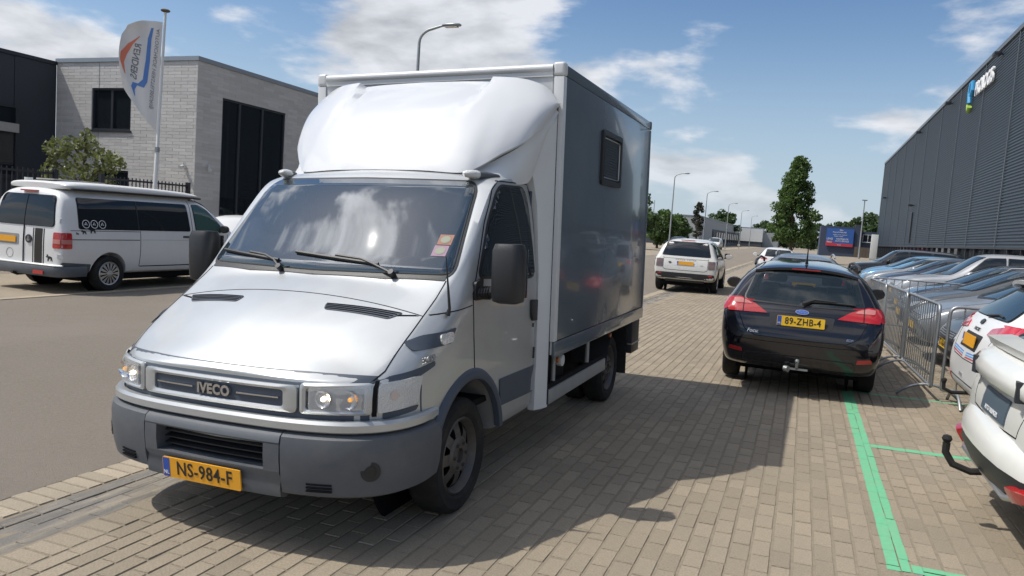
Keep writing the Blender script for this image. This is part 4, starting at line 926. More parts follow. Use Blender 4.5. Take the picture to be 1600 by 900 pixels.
    for s, y in ((1, 0), (-1, 0), (1, 3.45), (-1, 3.45)):
        xw_ = s*(.865 if y == 0 else .855); wp = mw @ Vector((xw_, y, .345)); lift = (zg(wp.x)+.343)-wp.z
        wheel(T, xw_, y, .345+lift, .345, .205, s, 'steel')
        if y: wheel(T, s*.62, y, .345+lift, .345, .195, s, 'steel')
    return T
truck()
# ------------------------------------------------------------------ cars: y forwards, rear at -y
def csec(y, zb, zbelt, zt, wb, wm, wbelt, wt):
    return (y, [(0, zb), (wb*.85, zb), (wb, zb+.05), (wm, zb+.45*(zbelt-zb)), (wm*.992, zbelt-.09*min(1, (zbelt-zb)/.5)), (wbelt, zbelt), (wbelt*.42+wt*.58, zbelt+.56*(zt-zbelt)), (wt, zt-.16*(zt-zbelt)-.012), (wt*.72, zt-.012), (0, zt+.008)])
SHAPES = {
 'estate': [(-2.28, .44, .58, .66, .46, .58, .56, .5), (-2.26, .36, .62, .74, .72, .79, .77, .68), (-2.17, .30, .84, .96, .80, .885, .86, .75), (-2.08, .28, .96, 1.07, .83, .905, .885, .74), (-1.93, .26, .99, 1.27, .84, .91, .89, .68), (-1.80, .25, .99, 1.41, .85, .912, .89, .65), (-1.68, .24, .985, 1.45, .85, .912, .89, .635), (-1.3, .23, .98, 1.475, .85, .912, .89, .63), (-.4, .22, .96, 1.50, .85, .912, .885, .625), (.25, .22, .95, 1.475, .85, .912, .885, .61), (.55, .22, .95, 1.40, .85, .91, .88, .62), (1.0, .22, .95, 1.16, .85, .91, .88, .68), (1.30, .22, .93, 1.0, .85, .908, .87, .72), (1.7, .23, .87, .925, .84, .90, .85, .66), (2.05, .26, .76, .81, .79, .86, .80, .57), (2.22, .30, .62, .69, .66, .74, .70, .5), (2.28, .38, .52, .57, .4, .5, .45, .35)],
 'suv': [(-2.30, .48, .62, .72, .6, .7, .68, .6), (-2.28, .42, .78, .90, .84, .92, .90, .80), (-2.22, .40, .98, 1.09, .90, .965, .95, .82), (-2.16, .38, 1.05, 1.20, .91, .975, .955, .80), (-2.02, .36, 1.06, 1.56, .92, .98, .955, .74), (-1.93, .35, 1.06, 1.64, .92, .98, .955, .73), (-1.5, .34, 1.06, 1.69, .92, .98, .955, .72), (-.2, .33, 1.05, 1.71, .92, .98, .95, .71), (.35, .33, 1.05, 1.69, .92, .98, .95, .70), (.6, .33, 1.05, 1.60, .92, .98, .95, .71), (.98, .33, 1.05, 1.26, .92, .98, .94, .76), (1.2, .33, 1.03, 1.10, .92, .97, .93, .78), (1.75, .34, 1.0, 1.05, .91, .965, .92, .76), (2.15, .36, .92, .98, .86, .93, .88, .72), (2.30, .42, .74, .80, .7, .8, .76, .6), (2.34, .5, .62, .66, .5, .6, .55, .4)],
 'hatch': [(-2.10, .44, .58, .66, .46, .58, .56, .5), (-2.08, .36, .64, .76, .72, .80, .78, .68), (-1.99, .30, .88, 1.0, .80, .885, .86, .72), (-1.90, .28, .98, 1.10, .83, .90, .88, .70), (-1.72, .26, 1.0, 1.28, .84, .905, .885, .64), (-1.55, .25, 1.0, 1.42, .85, .908, .885, .61), (-1.35, .24, .99, 1.46, .85, .908, .885, .60), (-.7, .22, .97, 1.49, .85, .908, .88, .61), (.0, .22, .96, 1.48, .85, .908, .88, .61), (.35, .22, .95, 1.42, .85, .908, .88, .61), (.85, .22, .95, 1.17, .85, .908, .88, .67), (1.18, .22, .93, 1.0, .85, .905, .87, .72), (1.6, .23, .87, .93, .84, .90, .85, .66), (1.95, .26, .76, .82, .79, .86, .80, .57), (2.12, .30, .62, .70, .66, .74, .70, .5), (2.18, .38, .52, .57, .4, .5, .45, .35)],
 'crossover': [(-2.16, .46, .60, .70, .50, .62, .60, .5), (-2.14, .40, .70, .82, .74, .84, .82, .70), (-2.06, .34, .92, 1.02, .82, .90, .88, .70), (-1.98, .32, 1.04, 1.13, .85, .91, .88, .68), (-1.70, .30, 1.06, 1.28, .86, .915, .88, .62), (-1.42, .29, 1.05, 1.45, .87, .918, .885, .59), (-1.1, .28, 1.03, 1.52, .87, .918, .885, .59), (-.5, .28, 1.01, 1.56, .87, .918, .885, .60), (.1, .28, 1.0, 1.54, .87, .918, .885, .60), (.45, .28, 1.0, 1.46, .87, .915, .88, .61), (.95, .28, 1.0, 1.2, .87, .915, .88, .68), (1.25, .28, .98, 1.05, .87, .91, .87, .72), (1.65, .29, .92, .98, .86, .905, .86, .68), (1.98, .32, .82, .88, .80, .87, .82, .6), (2.13, .36, .68, .75, .68, .76, .72, .5), (2.18, .42, .56, .62, .4, .5, .45, .35)],
 'van': [(-2.46, .46, .74, .86, .66, .78, .76, .66), (-2.445, .38, 1.0, 1.18, .84, .90, .89, .80), (-2.41, .35, 1.08, 1.50, .87, .93, .92, .80), (-2.34, .34, 1.10, 1.80, .88, .945, .93, .77), (-2.24, .33, 1.10, 1.87, .88, .95, .935, .765), (-1.6, .31, 1.10, 1.90, .89, .952, .935, .77), (-.1, .30, 1.10, 1.91, .89, .952, .935, .77), (.75, .30, 1.10, 1.90, .89, .952, .935, .77), (1.02, .30, 1.10, 1.85, .89, .952, .935, .775), (1.42, .30, 1.10, 1.55, .89, .95, .93, .82), (1.80, .30, 1.07, 1.19, .89, .948, .92, .85), (2.12, .32, .96, 1.04, .86, .92, .88, .76), (2.36, .36, .76, .85, .76, .84, .80, .66), (2.45, .45, .6, .68, .5, .6, .55, .4)],
}
AXLES = {'estate': (-1.27, 1.38, .315), 'suv': (-1.42, 1.46, .375), 'hatch': (-1.22, 1.42, .315), 'crossover': (-1.28, 1.36, .34), 'van': (-1.46, 1.54, .335)}
PAINT = {}
def paint_mat(nm, col, metal=.35, rough=.25):
    if nm not in PAINT and max(col) < .03: PAINT[nm] = mat('paint_'+nm, col, rough*.6, metal, .5, coat=.8)
    if nm not in PAINT: PAINT[nm] = mat('paint_'+nm, col, rough+.06, metal*.7, .45, coat=.35, var=.04, vscale=2, dirt=(tuple(.85*c+.012 for c in col), .4, 2.5))
    return PAINT[nm]
_BODY = {}
def body_mesh(kind):
    if kind not in _BODY:
        sec = [csec(*s) for s in SHAPES[kind]]; ra, fa, r = AXLES[kind]; wx = max(s[5] for s in SHAPES[kind])
        cuts = [cyl_mesh((sd*(wx-.30), y, r+.01), (sd*(wx+.3), y, r+.01), r*1.17, 28) for sd in (-1, 1) for y in (ra, fa)]
        full = refine(loft(sec, creases=((5, .35), (2, .3))), 3 if kind == 'estate' else 2); me = refine(loft(sec, creases=((5, .35), (2, .3))), 3 if kind == 'estate' else 2, cuts)
        _BODY[kind] = (me, bvh_of(full), wx)
    return _BODY[kind]
def mirror_part(T, s, y, z, x, paint):
    rows = [[(s*(x+.02+hx*math.cos(a)*1.0), y+d, z+hz_*math.sin(a)) for a in np.linspace(0, 2*math.pi, 14, endpoint=False)] for d, hx, hz_ in ((-.05, .10, .07), (-.03, .12, .085), (.03, .115, .08), (.08, .07, .05))]
    mb = MB().grid(rows, True); mb.f += [tuple(range(14)), tuple(42+i for i in range(14))]; o = mb.build('mirror', paint, T, 45)
    MB().tube([(s*(x-.14), y+.03, z-.07), (s*(x-.02), y+.01, z-.03)], .022, 6).build('mirror_arm', 'black_plastic', o, 40); return o
def seal_glass(T, bv, nm, poly, ax, gl='glass_dark', grow=.02, **k):
    if T.get('see_through'):
        b = [c for c in T.children if c.name.startswith('body')][0]; cut_faces(b.data, poly, ax, .3); seal_ring(nm+'_seal', bv, poly, ax, 'black_plastic', T, .004, .016, .035)
        return decal(nm, bv, poly, ax, 'glass_see', T, .008, .07, relax=2, smooth=80, **k)
    cx = sum(p[0] for p in poly)/len(poly); cy = sum(p[1] for p in poly)/len(poly)
    def g(p): 
        d = math.hypot(p[0]-cx, p[1]-cy); return (cx+(p[0]-cx)*(1+grow/d), cy+(p[1]-cy)*(1+grow/d))
    decal(nm+'_seal', bv, [g(p) for p in poly], ax, 'black_plastic', T, .005, .07)
    return decal(nm, bv, poly, ax, gl, T, .013, .07, relax=3, smooth=80, **k)
def sides(kind):
    if kind == 'estate': return [rpoly([(.98, .985), (.62, 1.21), (.30, 1.385), (.10, 1.41), (.02, 1.41), (.06, .985)], [.03, .1, .1, .02, .02, .03]), rpoly([(0, .985), (-.04, 1.415), (-.75, 1.41), (-.86, 1.0)], .03), rpoly([(-.93, 1.005), (-.83, 1.405), (-1.35, 1.385), (-1.66, 1.30), (-1.76, 1.07), (-1.70, 1.03)], .04)]
    if kind == 'hatch': return [rpoly([(.90, .985), (.50, 1.22), (.20, 1.37), (.0, 1.395), (-.08, 1.395), (-.02, .985)], [.03, .1, .1, .02, .02, .03]), rpoly([(-.09, .985), (-.14, 1.395), (-.72, 1.385), (-1.05, 1.29), (-1.12, 1.08), (-.90, 1.0)], .04), rpoly([(-1.17, 1.09), (-1.13, 1.27), (-1.40, 1.14)], .02)]
    if kind == 'crossover': return [rpoly([(.95, 1.04), (.55, 1.27), (.25, 1.42), (.05, 1.45), (-.03, 1.45), (.02, 1.03)], [.03, .1, .1, .02, .02, .03]), rpoly([(-.05, 1.03), (-.09, 1.45), (-.55, 1.43), (-1.05, 1.30), (-1.20, 1.19), (-.8, 1.06)], .04)]
    if kind == 'suv': return [rpoly([(.95, 1.09), (.62, 1.38), (.42, 1.57), (.05, 1.60), (.10, 1.09)], [.03, .06, .08, .02, .03]), rpoly([(.03, 1.09), (-.02, 1.60), (-.82, 1.60), (-.86, 1.09)], .03), rpoly([(-.94, 1.09), (-.90, 1.60), (-1.72, 1.57), (-1.90, 1.12)], .05)]
    return []
def car(name, label, kind, pm, loc, rz, cat='car', group=None, roll=0, detail=True):
    me, bv, wx = body_mesh(kind); ra, fa, r = AXLES[kind]
    mw = Matrix.Translation((loc[0], loc[1], loc[2] if len(loc) > 2 else zg(loc[0]))) @ Matrix.Rotation(roll, 4, 'Y') @ Matrix.Rotation(rz, 4, 'Z')
    T = empty(name, label, cat, group=group, mw=mw)
    b = link('body', me.copy(), None, T); b.data.materials.clear(); b.data.materials.append(pm); b.data.polygons.foreach_set('use_smooth', [True]*len(me.polygons)); b.data.set_sharp_from_angle(angle=R(38))
    for y in (ra, fa):
        for s in (-1, 1):
            wheel(T, s*(wx-.115), y, r, r, .205, s, 'cover' if kind == 'van' else 'alloy', spokes=14 if kind == 'van' else 5)
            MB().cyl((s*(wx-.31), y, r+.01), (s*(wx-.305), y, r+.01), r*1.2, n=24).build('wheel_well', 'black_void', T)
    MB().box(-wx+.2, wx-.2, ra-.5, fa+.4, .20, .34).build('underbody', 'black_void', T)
    return T, bv, wx
def dress_front(T, bv, kind, pl=None, pm=None):
    zoff = {'estate': 0, 'hatch': 0, 'crossover': .06, 'suv': .12}[kind]; yf = SHAPES[kind][-1][0]
    wtop = {'estate': 1.385, 'hatch': 1.375, 'crossover': 1.45, 'suv': 1.60}[kind]; wb = {'estate': 1.02, 'hatch': 1.02, 'crossover': 1.07, 'suv': 1.13}[kind]
    seal_glass(T, bv, 'windscreen', rpoly([(-.70, wb), (0, wb-.015), (.70, wb), (.57, wtop), (-.57, wtop)], [.04, .0, .04, .07, .07]), 'y+', 'glass_blue')
    for s in (-1, 1):
        h = decal('headlamp', bv, rpoly([(s*.50, .60+zoff), (s*.76, .66+zoff), (s*.80, .76+zoff), (s*.62, .73+zoff), (s*.48, .67+zoff)], .015), 'y+', 'lamp_back', T, .004, .05); decal('headlamp_lens', bv, rpoly([(s*.50, .60+zoff), (s*.76, .66+zoff), (s*.80, .76+zoff), (s*.62, .73+zoff), (s*.48, .67+zoff)], .015), 'y+', 'lamp_glass', h, .012, .05)
    g = decal('grille', bv, rpoly([(-.46, .58+zoff), (.46, .58+zoff), (.42, .67+zoff), (-.42, .67+zoff)], .03), 'y+', 'black_plastic', T, .004, .06)
    for k in range(3): decal('grille_bar', bv, [(-.43, .598+zoff+.025*k), (.43, .598+zoff+.025*k), (.43, .606+zoff+.025*k), (-.43, .606+zoff+.025*k)], 'y+', 'alu', g, .010, .1)
    decal('lower_intake', bv, rpoly([(-.56, .32+zoff*.6), (.56, .32+zoff*.6), (.50, .45+zoff*.6), (-.50, .45+zoff*.6)], .03), 'y+', 'black_plastic', T, .004, .06)
    q, n = cast(bv, 'y+', 0, .50+zoff, .012); plate(T, q, (-1, 0, 0), (0, 0, 1), pl or None, 'plate_yellow')
    strip('bonnet_gap', bv, [(-.66, yf-.25), (-.70, yf-.6), (-.72, yf-.92)], .008, 'z+', 'gap', T); strip('bonnet_gap', bv, [(.66, yf-.25), (.70, yf-.6), (.72, yf-.92)], .008, 'z+', 'gap', T)
def dress_sides(T, bv, kind, wx, pm, trim=False):
    yb = {'estate': (1.0, .03, -.90), 'hatch': (.92, -.05, -1.0), 'crossover': (.95, 0, -1.0), 'suv': (.97, .06, -.90)}[kind]; zt = {'estate': 1.40, 'hatch': 1.38, 'crossover': 1.44, 'suv': 1.60}[kind]
    for s, ax in ((1, 'x+'), (-1, 'x-')):
        for k, p in enumerate(sides(kind)):
            seal_glass(T, bv, 'side_window', p, ax)
        z0 = .30 if kind != 'suv' else .42
        strip('door_gap', bv, [(yb[0]+.03, z0+.1), (yb[0]+.05, .7), (yb[0]-.02, .95)], .007, ax, 'gap', T); strip('door_gap', bv, [(yb[1], z0), (yb[1]-.01, .96)], .007, ax, 'gap', T); strip('door_gap', bv, [(yb[2]+.12, z0), (yb[2]+.02, .75), (yb[2]-.02, .98)], .007, ax, 'gap', T)
        strip('sill_gap', bv, [(yb[0]+.03, z0+.1), (yb[0]-.1, z0), (yb[2]+.12, z0)], .007, ax, 'gap', T)
        for y in (yb[1]+.12, yb[2]+.10): decal('door_handle', bv, rpoly([(y, .83), (y+.17, .83), (y+.17, .86), (y, .86)], .012), ax, pm, T, .022, .06)
        if trim: 
            ch = sides(kind)[0]; strip('chrome_trim', bv, [(1.0, .975), (.62, 1.235), (.30, 1.41), (.0, 1.435), (-.75, 1.43)], .012, ax, 'chrome', T, .008)
        mirror_part(T, s, yb[0]-.15, {'suv': 1.16, 'crossover': 1.08}.get(kind, 1.06), wx+.10, pm)
def tail_dark_estate():
    pm = paint_mat('black', (.012, .012, .016), .3, .2)
    T, bv, wx = car('estate_car', 'black estate car seen from behind with lit rear window and tow bar', 'estate', pm, (.055, 11.05), 0); T['see_through'] = 1; T.scale = (.95, 1, 1)
    seal_glass(T, bv, 'windscreen', rpoly([(-.70, 1.02), (0, 1.005), (.70, 1.02), (.57, 1.385), (-.57, 1.385)], [.04, .0, .04, .07, .07]), 'y+')
    for x in (-.36, .36): seat(T, x, .10, .42)
    rb = MB().box(-.62, .62, -1.12, -.98, .45, 1.02).build('rear_bench', 'seat_cloth', T, bevel=.05)
    for x in (-.40, 0, .40): MB().box(x-.12, x+.12, -1.13, -1.03, 1.04, 1.20).build('headrest', 'seat_cloth', rb, bevel=.04)
    MB().box(-.66, .66, .72, .95, .80, .98).build('dashboard', 'black_plastic', T, bevel=.05); MB().box(-.70, .70, -2.0, .9, .36, .40).build('cabin_floor', 'black_void', T); MB().box(-.62, .62, -1.95, -1.15, .62, .66).build('load_cover', 'seat_cloth', T)
    dress_sides(T, bv, 'estate', wx, pm); 
    seal_glass(T, bv, 'rear_window', rpoly([(-.66, 1.035), (0, 1.02), (.66, 1.035), (.545, 1.375), (-.545, 1.375)], [.06, 0, .06, .07, .07], 5), 'y-', 'glass_rear')
    for s in (-1, 1):
        m = lambda L: [(s*a, b) for a, b in L]
        ax = 'x+' if s > 0 else 'x-'
        t1 = decal('tail_lamp', bv, rpoly(m([(.38, .905), (.83, .895), (.845, .97), (.80, 1.045), (.70, 1.055), (.52, .99)]), .015), 'y-', 'red_lens', T, .012, .03); decal('clear_band', bv, rpoly(m([(.56, .985), (.77, .985), (.775, 1.03), (.70, 1.04), (.60, 1.01)]), .01), 'y-', 'red_lens_light', t1, .016, .03)
        decal('lamp_joint', bv, m([(.655, .90), (.662, .90), (.662, 1.04), (.655, 1.04)]), 'y-', 'gap', t1, .018, .03)
        decal('tail_lamp_side', bv, rpoly([(-2.13, .90), (-1.86, .98), (-1.88, 1.05), (-2.10, 1.04)], .02), ax, 'red_lens', t1, .008, .03)
        decal('reflector', bv, rpoly(m([(.62, .455), (.78, .475), (.77, .515), (.63, .497)]), .008), 'y-', 'red_lens', T, .006, .03)
        strip('tailgate_gap', bv, m([(.66, 1.0), (.70, .88), (.62, .72), (.50, .655), (0, .645)]), .008, 'y-', 'gap', T)
    q, n = cast(bv, 'y-', 0.0, .845, .02); plate(T, (-.005, q.y-.005, .845), (1, 0, 0), (0, .08, 1), '89-ZHB-4', 'plate_yellow')
    decal('plate_recess', bv, rpoly([(-.33, .775), (.33, .775), (.36, .915), (-.36, .915)], .03), 'y-', 'black_plastic', T, .003, .06)
    q, n = cast(bv, 'y-', 0.0, .945, .008); F = frame3(q, (1, 0, 0), (0, n.z, -n.y))
    mb = MB(); mb.prism([(.075*math.cos(a), .03*math.sin(a)) for a in np.linspace(0, 2*math.pi, 28, endpoint=False)], 'z', -.004, .006); m2 = mb.mesh('badge'); m2.transform(F); bd = link('badge', m2, 'chrome', T, 30)
    mb = MB(); mb.prism([(.067*math.cos(a), .024*math.sin(a)) for a in np.linspace(0, 2*math.pi, 28, endpoint=False)], 'z', .006, .0075); m2 = mb.mesh('badge_field'); m2.transform(F); link('badge_field', m2, 'plate_blue', bd); text('lettering', 'Ford', .042, 'chrome', bd, F @ Matrix.Translation((0, 0, .0085)), .001, shear=.3)
    q, n = cast(bv, 'y-', -.52, .70, .006); text('model_lettering', 'Focus', .06, 'chrome', T, frame3(q, (1, .12, 0), (0, n.z, -n.y)), .002, shear=.3)
    q, n = cast(bv, 'y-', .53, .70, .006); text('trim_lettering', 'ECO', .035, 'chrome', T, frame3(q, (1, -.12, 0), (0, n.z, -n.y)), .002, shear=.2)
    strip('bumper_crease', bv, [(-.78, .615), (-.4, .60), (.4, .60), (.78, .615)], .006, 'y-', 'gap', T)
    decal('bumper_lower', bv, rpoly([(-.62, .36), (.62, .36), (.60, .47), (-.60, .47)], .04), 'y-', 'black_plastic', T, .004, .08)
    MB().tube([(0, -2.1, .34), (0, -2.28, .335), (0, -2.34, .36), (0, -2.345, .41)], .016, 8).lathe([(.40, .001), (.405, .018), (.425, .026), (.445, .018), (.45, .001)], 12, 'z', (0, -2.345, 0)).build('tow_bar', 'galv', T, 40); MB().cyl((-.13, -2.27, .32), (-.09, -2.30, .32), .035, n=12).box(-.10, .12, -2.285, -2.265, .315, .335).build('tow_socket', 'galv', T)
    # roof: spoiler with brake light, aerial, rails; wiper
    rows = [[(x, -1.73-.10*t*(1-.25*(x/.56)**2)-.02, 1.447-.018*t-.045*(abs(x)/.6)**3-.02*(abs(x)/.6)**2) for x in np.linspace(-.58, .58, 15)] for t in (0, .5, 1)]; rows.append([(x, y, z-.03) for x, y, z in rows[-1]]); rows.append([(x, y+.10, z-.01) for x, y, z in rows[-1]])
    sp_ = MB().grid(rows).build('roof_spoiler', pm, T, 40); MB().box(-.16, .16, -1.857, -1.853, 1.405, 1.418).build('brake_light', 'red_lens', sp_)
    MB().tube([(0, -1.48, 1.47), (0, -1.50, 1.52), (0, -1.62, 1.70)], .01, 6, radii=[.022, .01, .004]).build('aerial', 'black_plastic', T)
    for s in (-1, 1): MB().tube([(s*.60, -1.6, 1.43), (s*.60, -1.5, 1.475), (s*.60, -.5, 1.505), (s*.59, .2, 1.475), (s*.59, .3, 1.43)], .016, 6).build('roof_rail', 'black_plastic', T, 40)
    p = [cast(bv, 'y-', x, z, .02)[0] for x, z in ((.02, 1.055), (.28, 1.065), (.56, 1.06))]; wp = MB().tube(p, .011, 6).build('wiper', 'black_plastic', T, 40); MB().tube([cast(bv, 'y-', x, z, .028)[0] for x, z in ((.0, 1.025), (.12, 1.075), (.36, 1.072))], .013, 6, radii=[.03, .016, .01]).build('wiper_arm', 'black_plastic', wp, 40)
glass('glass_rear', (.06, .08, .075), .04, .7, .4)
tail_dark_estate()

def white_4x4():
    pm = paint_mat('white4x4', (.62, .61, .57), .05, .25)
    T, bv, wx = car('four_by_four', 'white four by four parked half on the kerb down the street', 'suv', pm, (-3.45, 26.1, -.07), R(1.5))
    dress_sides(T, bv, 'suv', wx, pm)
    seal_glass(T, bv, 'rear_window', rpoly([(-.74, 1.15), (.74, 1.15), (.61, 1.585), (-.61, 1.585)], .05), 'y-', 'glass_dark')
    for s in (-1, 1):
        m = lambda L: [(s*a, b) for a, b in L]
        t = decal('tail_lamp', bv, rpoly(m([(.70, .78), (.90, .78), (.905, 1.03), (.70, 1.03)]), .02), 'y-', 'smoke_lens', T, .01, .04); decal('tail_lamp_side', bv, rpoly([(-2.22, .80), (-2.05, .80), (-2.07, 1.03), (-2.20, 1.03)], .02), 'x+' if s > 0 else 'x-', 'smoke_lens', t, .008, .04)
        strip('tailgate_gap', bv, m([(.69, 1.10), (.68, .74), (.60, .70), (0, .70)]), .012, 'y-', 'gap', T)
        decal('reflector', bv, m([(.72, .56), (.84, .56), (.84, .60), (.72, .60)]), 'y-', 'red_lens', T, .008)
    strip('tailgate_line', bv, [(-.68, 1.06), (.68, 1.06)], .01, 'y-', 'gap', T)
    decal('bumper_lower', bv, rpoly([(-.92, .44), (.92, .44), (.90, .62), (-.90, .62)], .05), 'y-', 'black_plastic', T, .008, .08)
    MB().box(-.60, .60, -2.22, -2.0, .33, .46).build('bumper_skid', 'black_plastic', T, bevel=.02)
    q, n = cast(bv, 'y-', 0, .92, .02); plate(T, q, (1, 0, 0), (0, .05, 1), None, 'plate_orange'); decal('plate_recess', bv, rpoly([(-.36, .85), (.36, .85), (.36, .995), (-.36, .995)], .02), 'y-', 'box_white', T, .004, .06)
    q, n = cast(bv, 'y-', 0, 1.035, .008); text('maker_lettering', 'RANGE ROVER', .062, 'alu_dirty', T, frame3(q, (1, 0, 0), (0, n.z, -n.y)), .003, spacing=1.7)
    q, n = cast(bv, 'y-', -.48, .93, .01); F = frame3(q, (1, 0, 0), (0, n.z, -n.y)); mb = MB(); mb.prism([(.05*math.cos(a), .025*math.sin(a)) for a in np.linspace(0, 6.0, 20)], 'z', -.003, .004); m2 = mb.mesh('badge'); m2.transform(F); link('badge', m2, 'anthracite', T); q, n = cast(bv, 'y-', .5, .88, .01); text('trim_lettering', 'TDV8', .04, 'alu_dirty', T, frame3(q, (1, 0, 0), (0, 0, 1)), .002)
    MB().box(-.22, .22, -1.97, -1.95, 1.63, 1.655).build('brake_light', 'red_lens', T)
    for s in (-1, 1): MB().box(*sorted((s*.955, s*1.13)), .78, .92, 1.11, 1.27).build('mirror_housing', 'black_plastic', T, bevel=.03)
mat('smoke_lens', (.14, .09, .08), .2, 0, .5, coat=1)
white_4x4()

def camper():
    pm = paint_mat('white_van', (.70, .70, .69), .0, .25)
    T, bv, wx = car('camper_van', 'white camper van with raised roof and moose stickers across the road', 'van', pm, (-12.97, 11.78, -.083), R(.5), 'van')
    yr = SHAPES['van'][0][0]
    ro_ = [(y, [(0, 1.84), (w_*.9, 1.84), (w_, 1.86), (w_, 1.905), (w_-.02, zt-.03), (w_-.07, zt), (w_*.5, zt+.012), (0, zt+.016)]) for y, w_, zt in ((-2.24, .66, 1.93), (-2.21, .735, 1.95), (-1.9, .765, 1.985), (-.5, .77, 1.99), (.6, .765, 1.965), (.92, .74, 1.93), (1.02, .65, 1.90))]
    rf = link('raised_roof', refine(loft(ro_, creases=((3, .6),)), 2), 'white_pole', T, 40); MB().box(-.2, .25, -2.1, -1.0, 1.995, 2.02).build('solar_panel', 'concrete', rf, bevel=.01); MB().cyl((-.45, -2.05, 1.97), (-.45, -2.05, 2.02), .07, n=14).build('roof_vent', 'white_pole', rf)
    for s in (-1, 1): MB().box(*sorted((s*.745, s*.785)), -2.15, .92, 1.83, 1.865).build('awning_rail', 'black_plastic', rf)
    seal_glass(T, bv, 'rear_window', rpoly([(-.73, 1.175), (.73, 1.175), (.64, 1.715), (-.64, 1.715)], .09, 5), 'y-', 'glass_dark'); strip('door_split', bv, [(0, 1.72), (0, .50)], .012, 'y-', 'gap', T, .016)
    seal_glass(T, bv, 'windscreen', rpoly([(-.76, 1.22), (.76, 1.22), (.68, 1.80), (-.68, 1.80)], .06), 'y+', 'glass_blue')
    for s, ax in ((1, 'x+'), (-1, 'x-')):
        seal_glass(T, bv, 'side_window', rpoly([(-2.10, 1.155), (.50, 1.155), (.47, 1.705), (-2.06, 1.705)], .05), ax)
        strip('window_joint', bv, [(-.82, 1.16), (-.81, 1.70)], .02, ax, 'black_plastic', T, .016)
        seal_glass(T, bv, 'door_window', rpoly([(.68, 1.155), (1.50, 1.155), (1.42, 1.30), (1.05, 1.62), (.86, 1.70), (.66, 1.70)], [.03, .04, .06, .08, .05, .03]), ax, 'glass_green')
        strip('door_gap', bv, [(-.78, 1.14), (-.78, .46)], .012, ax, 'gap', T); strip('door_gap', bv, [(.58, 1.78), (.58, .46)], .012, ax, 'gap', T); strip('sill_gap', bv, [(-.78, .46), (1.3, .46)], .01, ax, 'gap', T); strip('door_gap', bv, [(1.62, 1.1), (1.55, .8), (1.28, .5)], .012, ax, 'gap', T)
        strip('slide_rail', bv, [(-2.28, .965), (-.80, .965)], .014, ax, 'gap', T); strip('pin_stripe', bv, [(-2.28, 1.125), (-.80, 1.125)], .010, ax, 'ink', T); strip('swage', bv, [(-.75, .97), (1.6, .965)], .006, ax, 'alu_dirty', T)
        for y in (.30, .70): decal('door_handle', bv, rpoly([(y, 1.02), (y+.2, 1.02), (y+.2, 1.055), (y, 1.055)], .015), ax, 'black_plastic', T, .02, .06)
        decal('side_stripe', bv, [(-.76, .345), (1.15, .345), (1.10, .455), (-.76, .455)], ax, 'ink', T, .003, .1); decal('side_stripe', bv, [(1.17, .345), (1.20, .345), (1.15, .455), (1.12, .455)], ax, 'ink', T, .003, .1)
        t = decal('tail_lamp', bv, rpoly([(-2.445, .80), (-2.26, .80), (-2.27, 1.08), (-2.435, 1.08)], .03), ax, 'red_lens', T, .012, .04)
        decal('tail_lamp_rear', bv, rpoly([(s*.72, .80), (s*.89, .80), (s*.895, 1.08), (s*.73, 1.08)], .03), 'y-', 'red_lens', t, .012, .03); decal('clear_band', bv, [(s*.73, .885), (s*.885, .885), (s*.885, .96), (s*.73, .96)], 'y-', 'red_lens_light', t, .016, .03); decal('clear_band', bv, [(-2.43, .885), (-2.27, .885), (-2.27, .96), (-2.43, .96)], ax, 'red_lens_light', t, .015, .03)
        decal('hinge', bv, rpoly([(s*.84, 1.24), (s*.92, 1.24), (s*.915, 1.32), (s*.835, 1.32)], .01), 'y-', pm, T, .02, .05); decal('hinge', bv, rpoly([(s*.84, .62), (s*.91, .62), (s*.91, .70), (s*.84, .70)], .01), 'y-', pm, T, .02, .05)
        decal('bumper_side', bv, rpoly([(-2.44, .40), (-1.86, .36), (-1.86, .52), (-2.42, .56)], .02), ax, 'bumper_grey', T, .01, .06)
        mirror_part(T, s, 1.35, 1.22, wx+.10, 'black_plastic')
        for k, (y, z) in enumerate(((-2.16, 1.05), (-2.03, 1.06), (-1.86, 1.075))): moose(T, bv, ax, y, z, .05+.035*k, s)
    for k in range(3):
        c = (-1.97+.17*k, 1.245); pts = [(c[0]+.07*math.cos(a), c[1]+.07*math.sin(a)) for a in np.linspace(0, 2*math.pi, 25)]; o = strip('round_sticker', bv, pts, .010, 'x+', 'white_ink', T, .016)
        strip('sticker_mark', bv, [(c[0]-.03, c[1]-.02), (c[0], c[1]+.03), (c[0]+.03, c[1]-.02), (c[0]-.02, c[1])], .010, 'x+', 'white_ink', o, .016)
    decal('door_stripe', bv, [(.27, .50), (.46, .50), (.46, 1.13), (.27, 1.13)], 'y-', 'ink', T, .003, .1)
    for x in (.235, .495): decal('pin_stripe', bv, [(x-.012, .50), (x+.012, .50), (x+.012, 1.13), (x-.012, 1.13)], 'y-', 'ink', T, .003, .1)
    q, n = cast(bv, 'y-', .135, .93, .012); F = frame3(q, (1, 0, 0), (0, 0, 1)); mb = MB(); mb.prism([(.075*math.cos(a), .075*math.sin(a)) for a in np.linspace(0, 2*math.pi, 24, endpoint=False)], 'z', -.008, .006); m2 = mb.mesh('badge'); m2.transform(F); bd = link('badge', m2, 'anthracite', T); text('badge_mark', 'V', .07, 'chrome', bd, F @ Matrix.Translation((0, .022, .008)), .002); text('badge_mark', 'W', .07, 'chrome', bd, F @ Matrix.Translation((0, -.026, .008)), .002)
    moose(T, bv, 'y-', .63, .56, .13, -1)
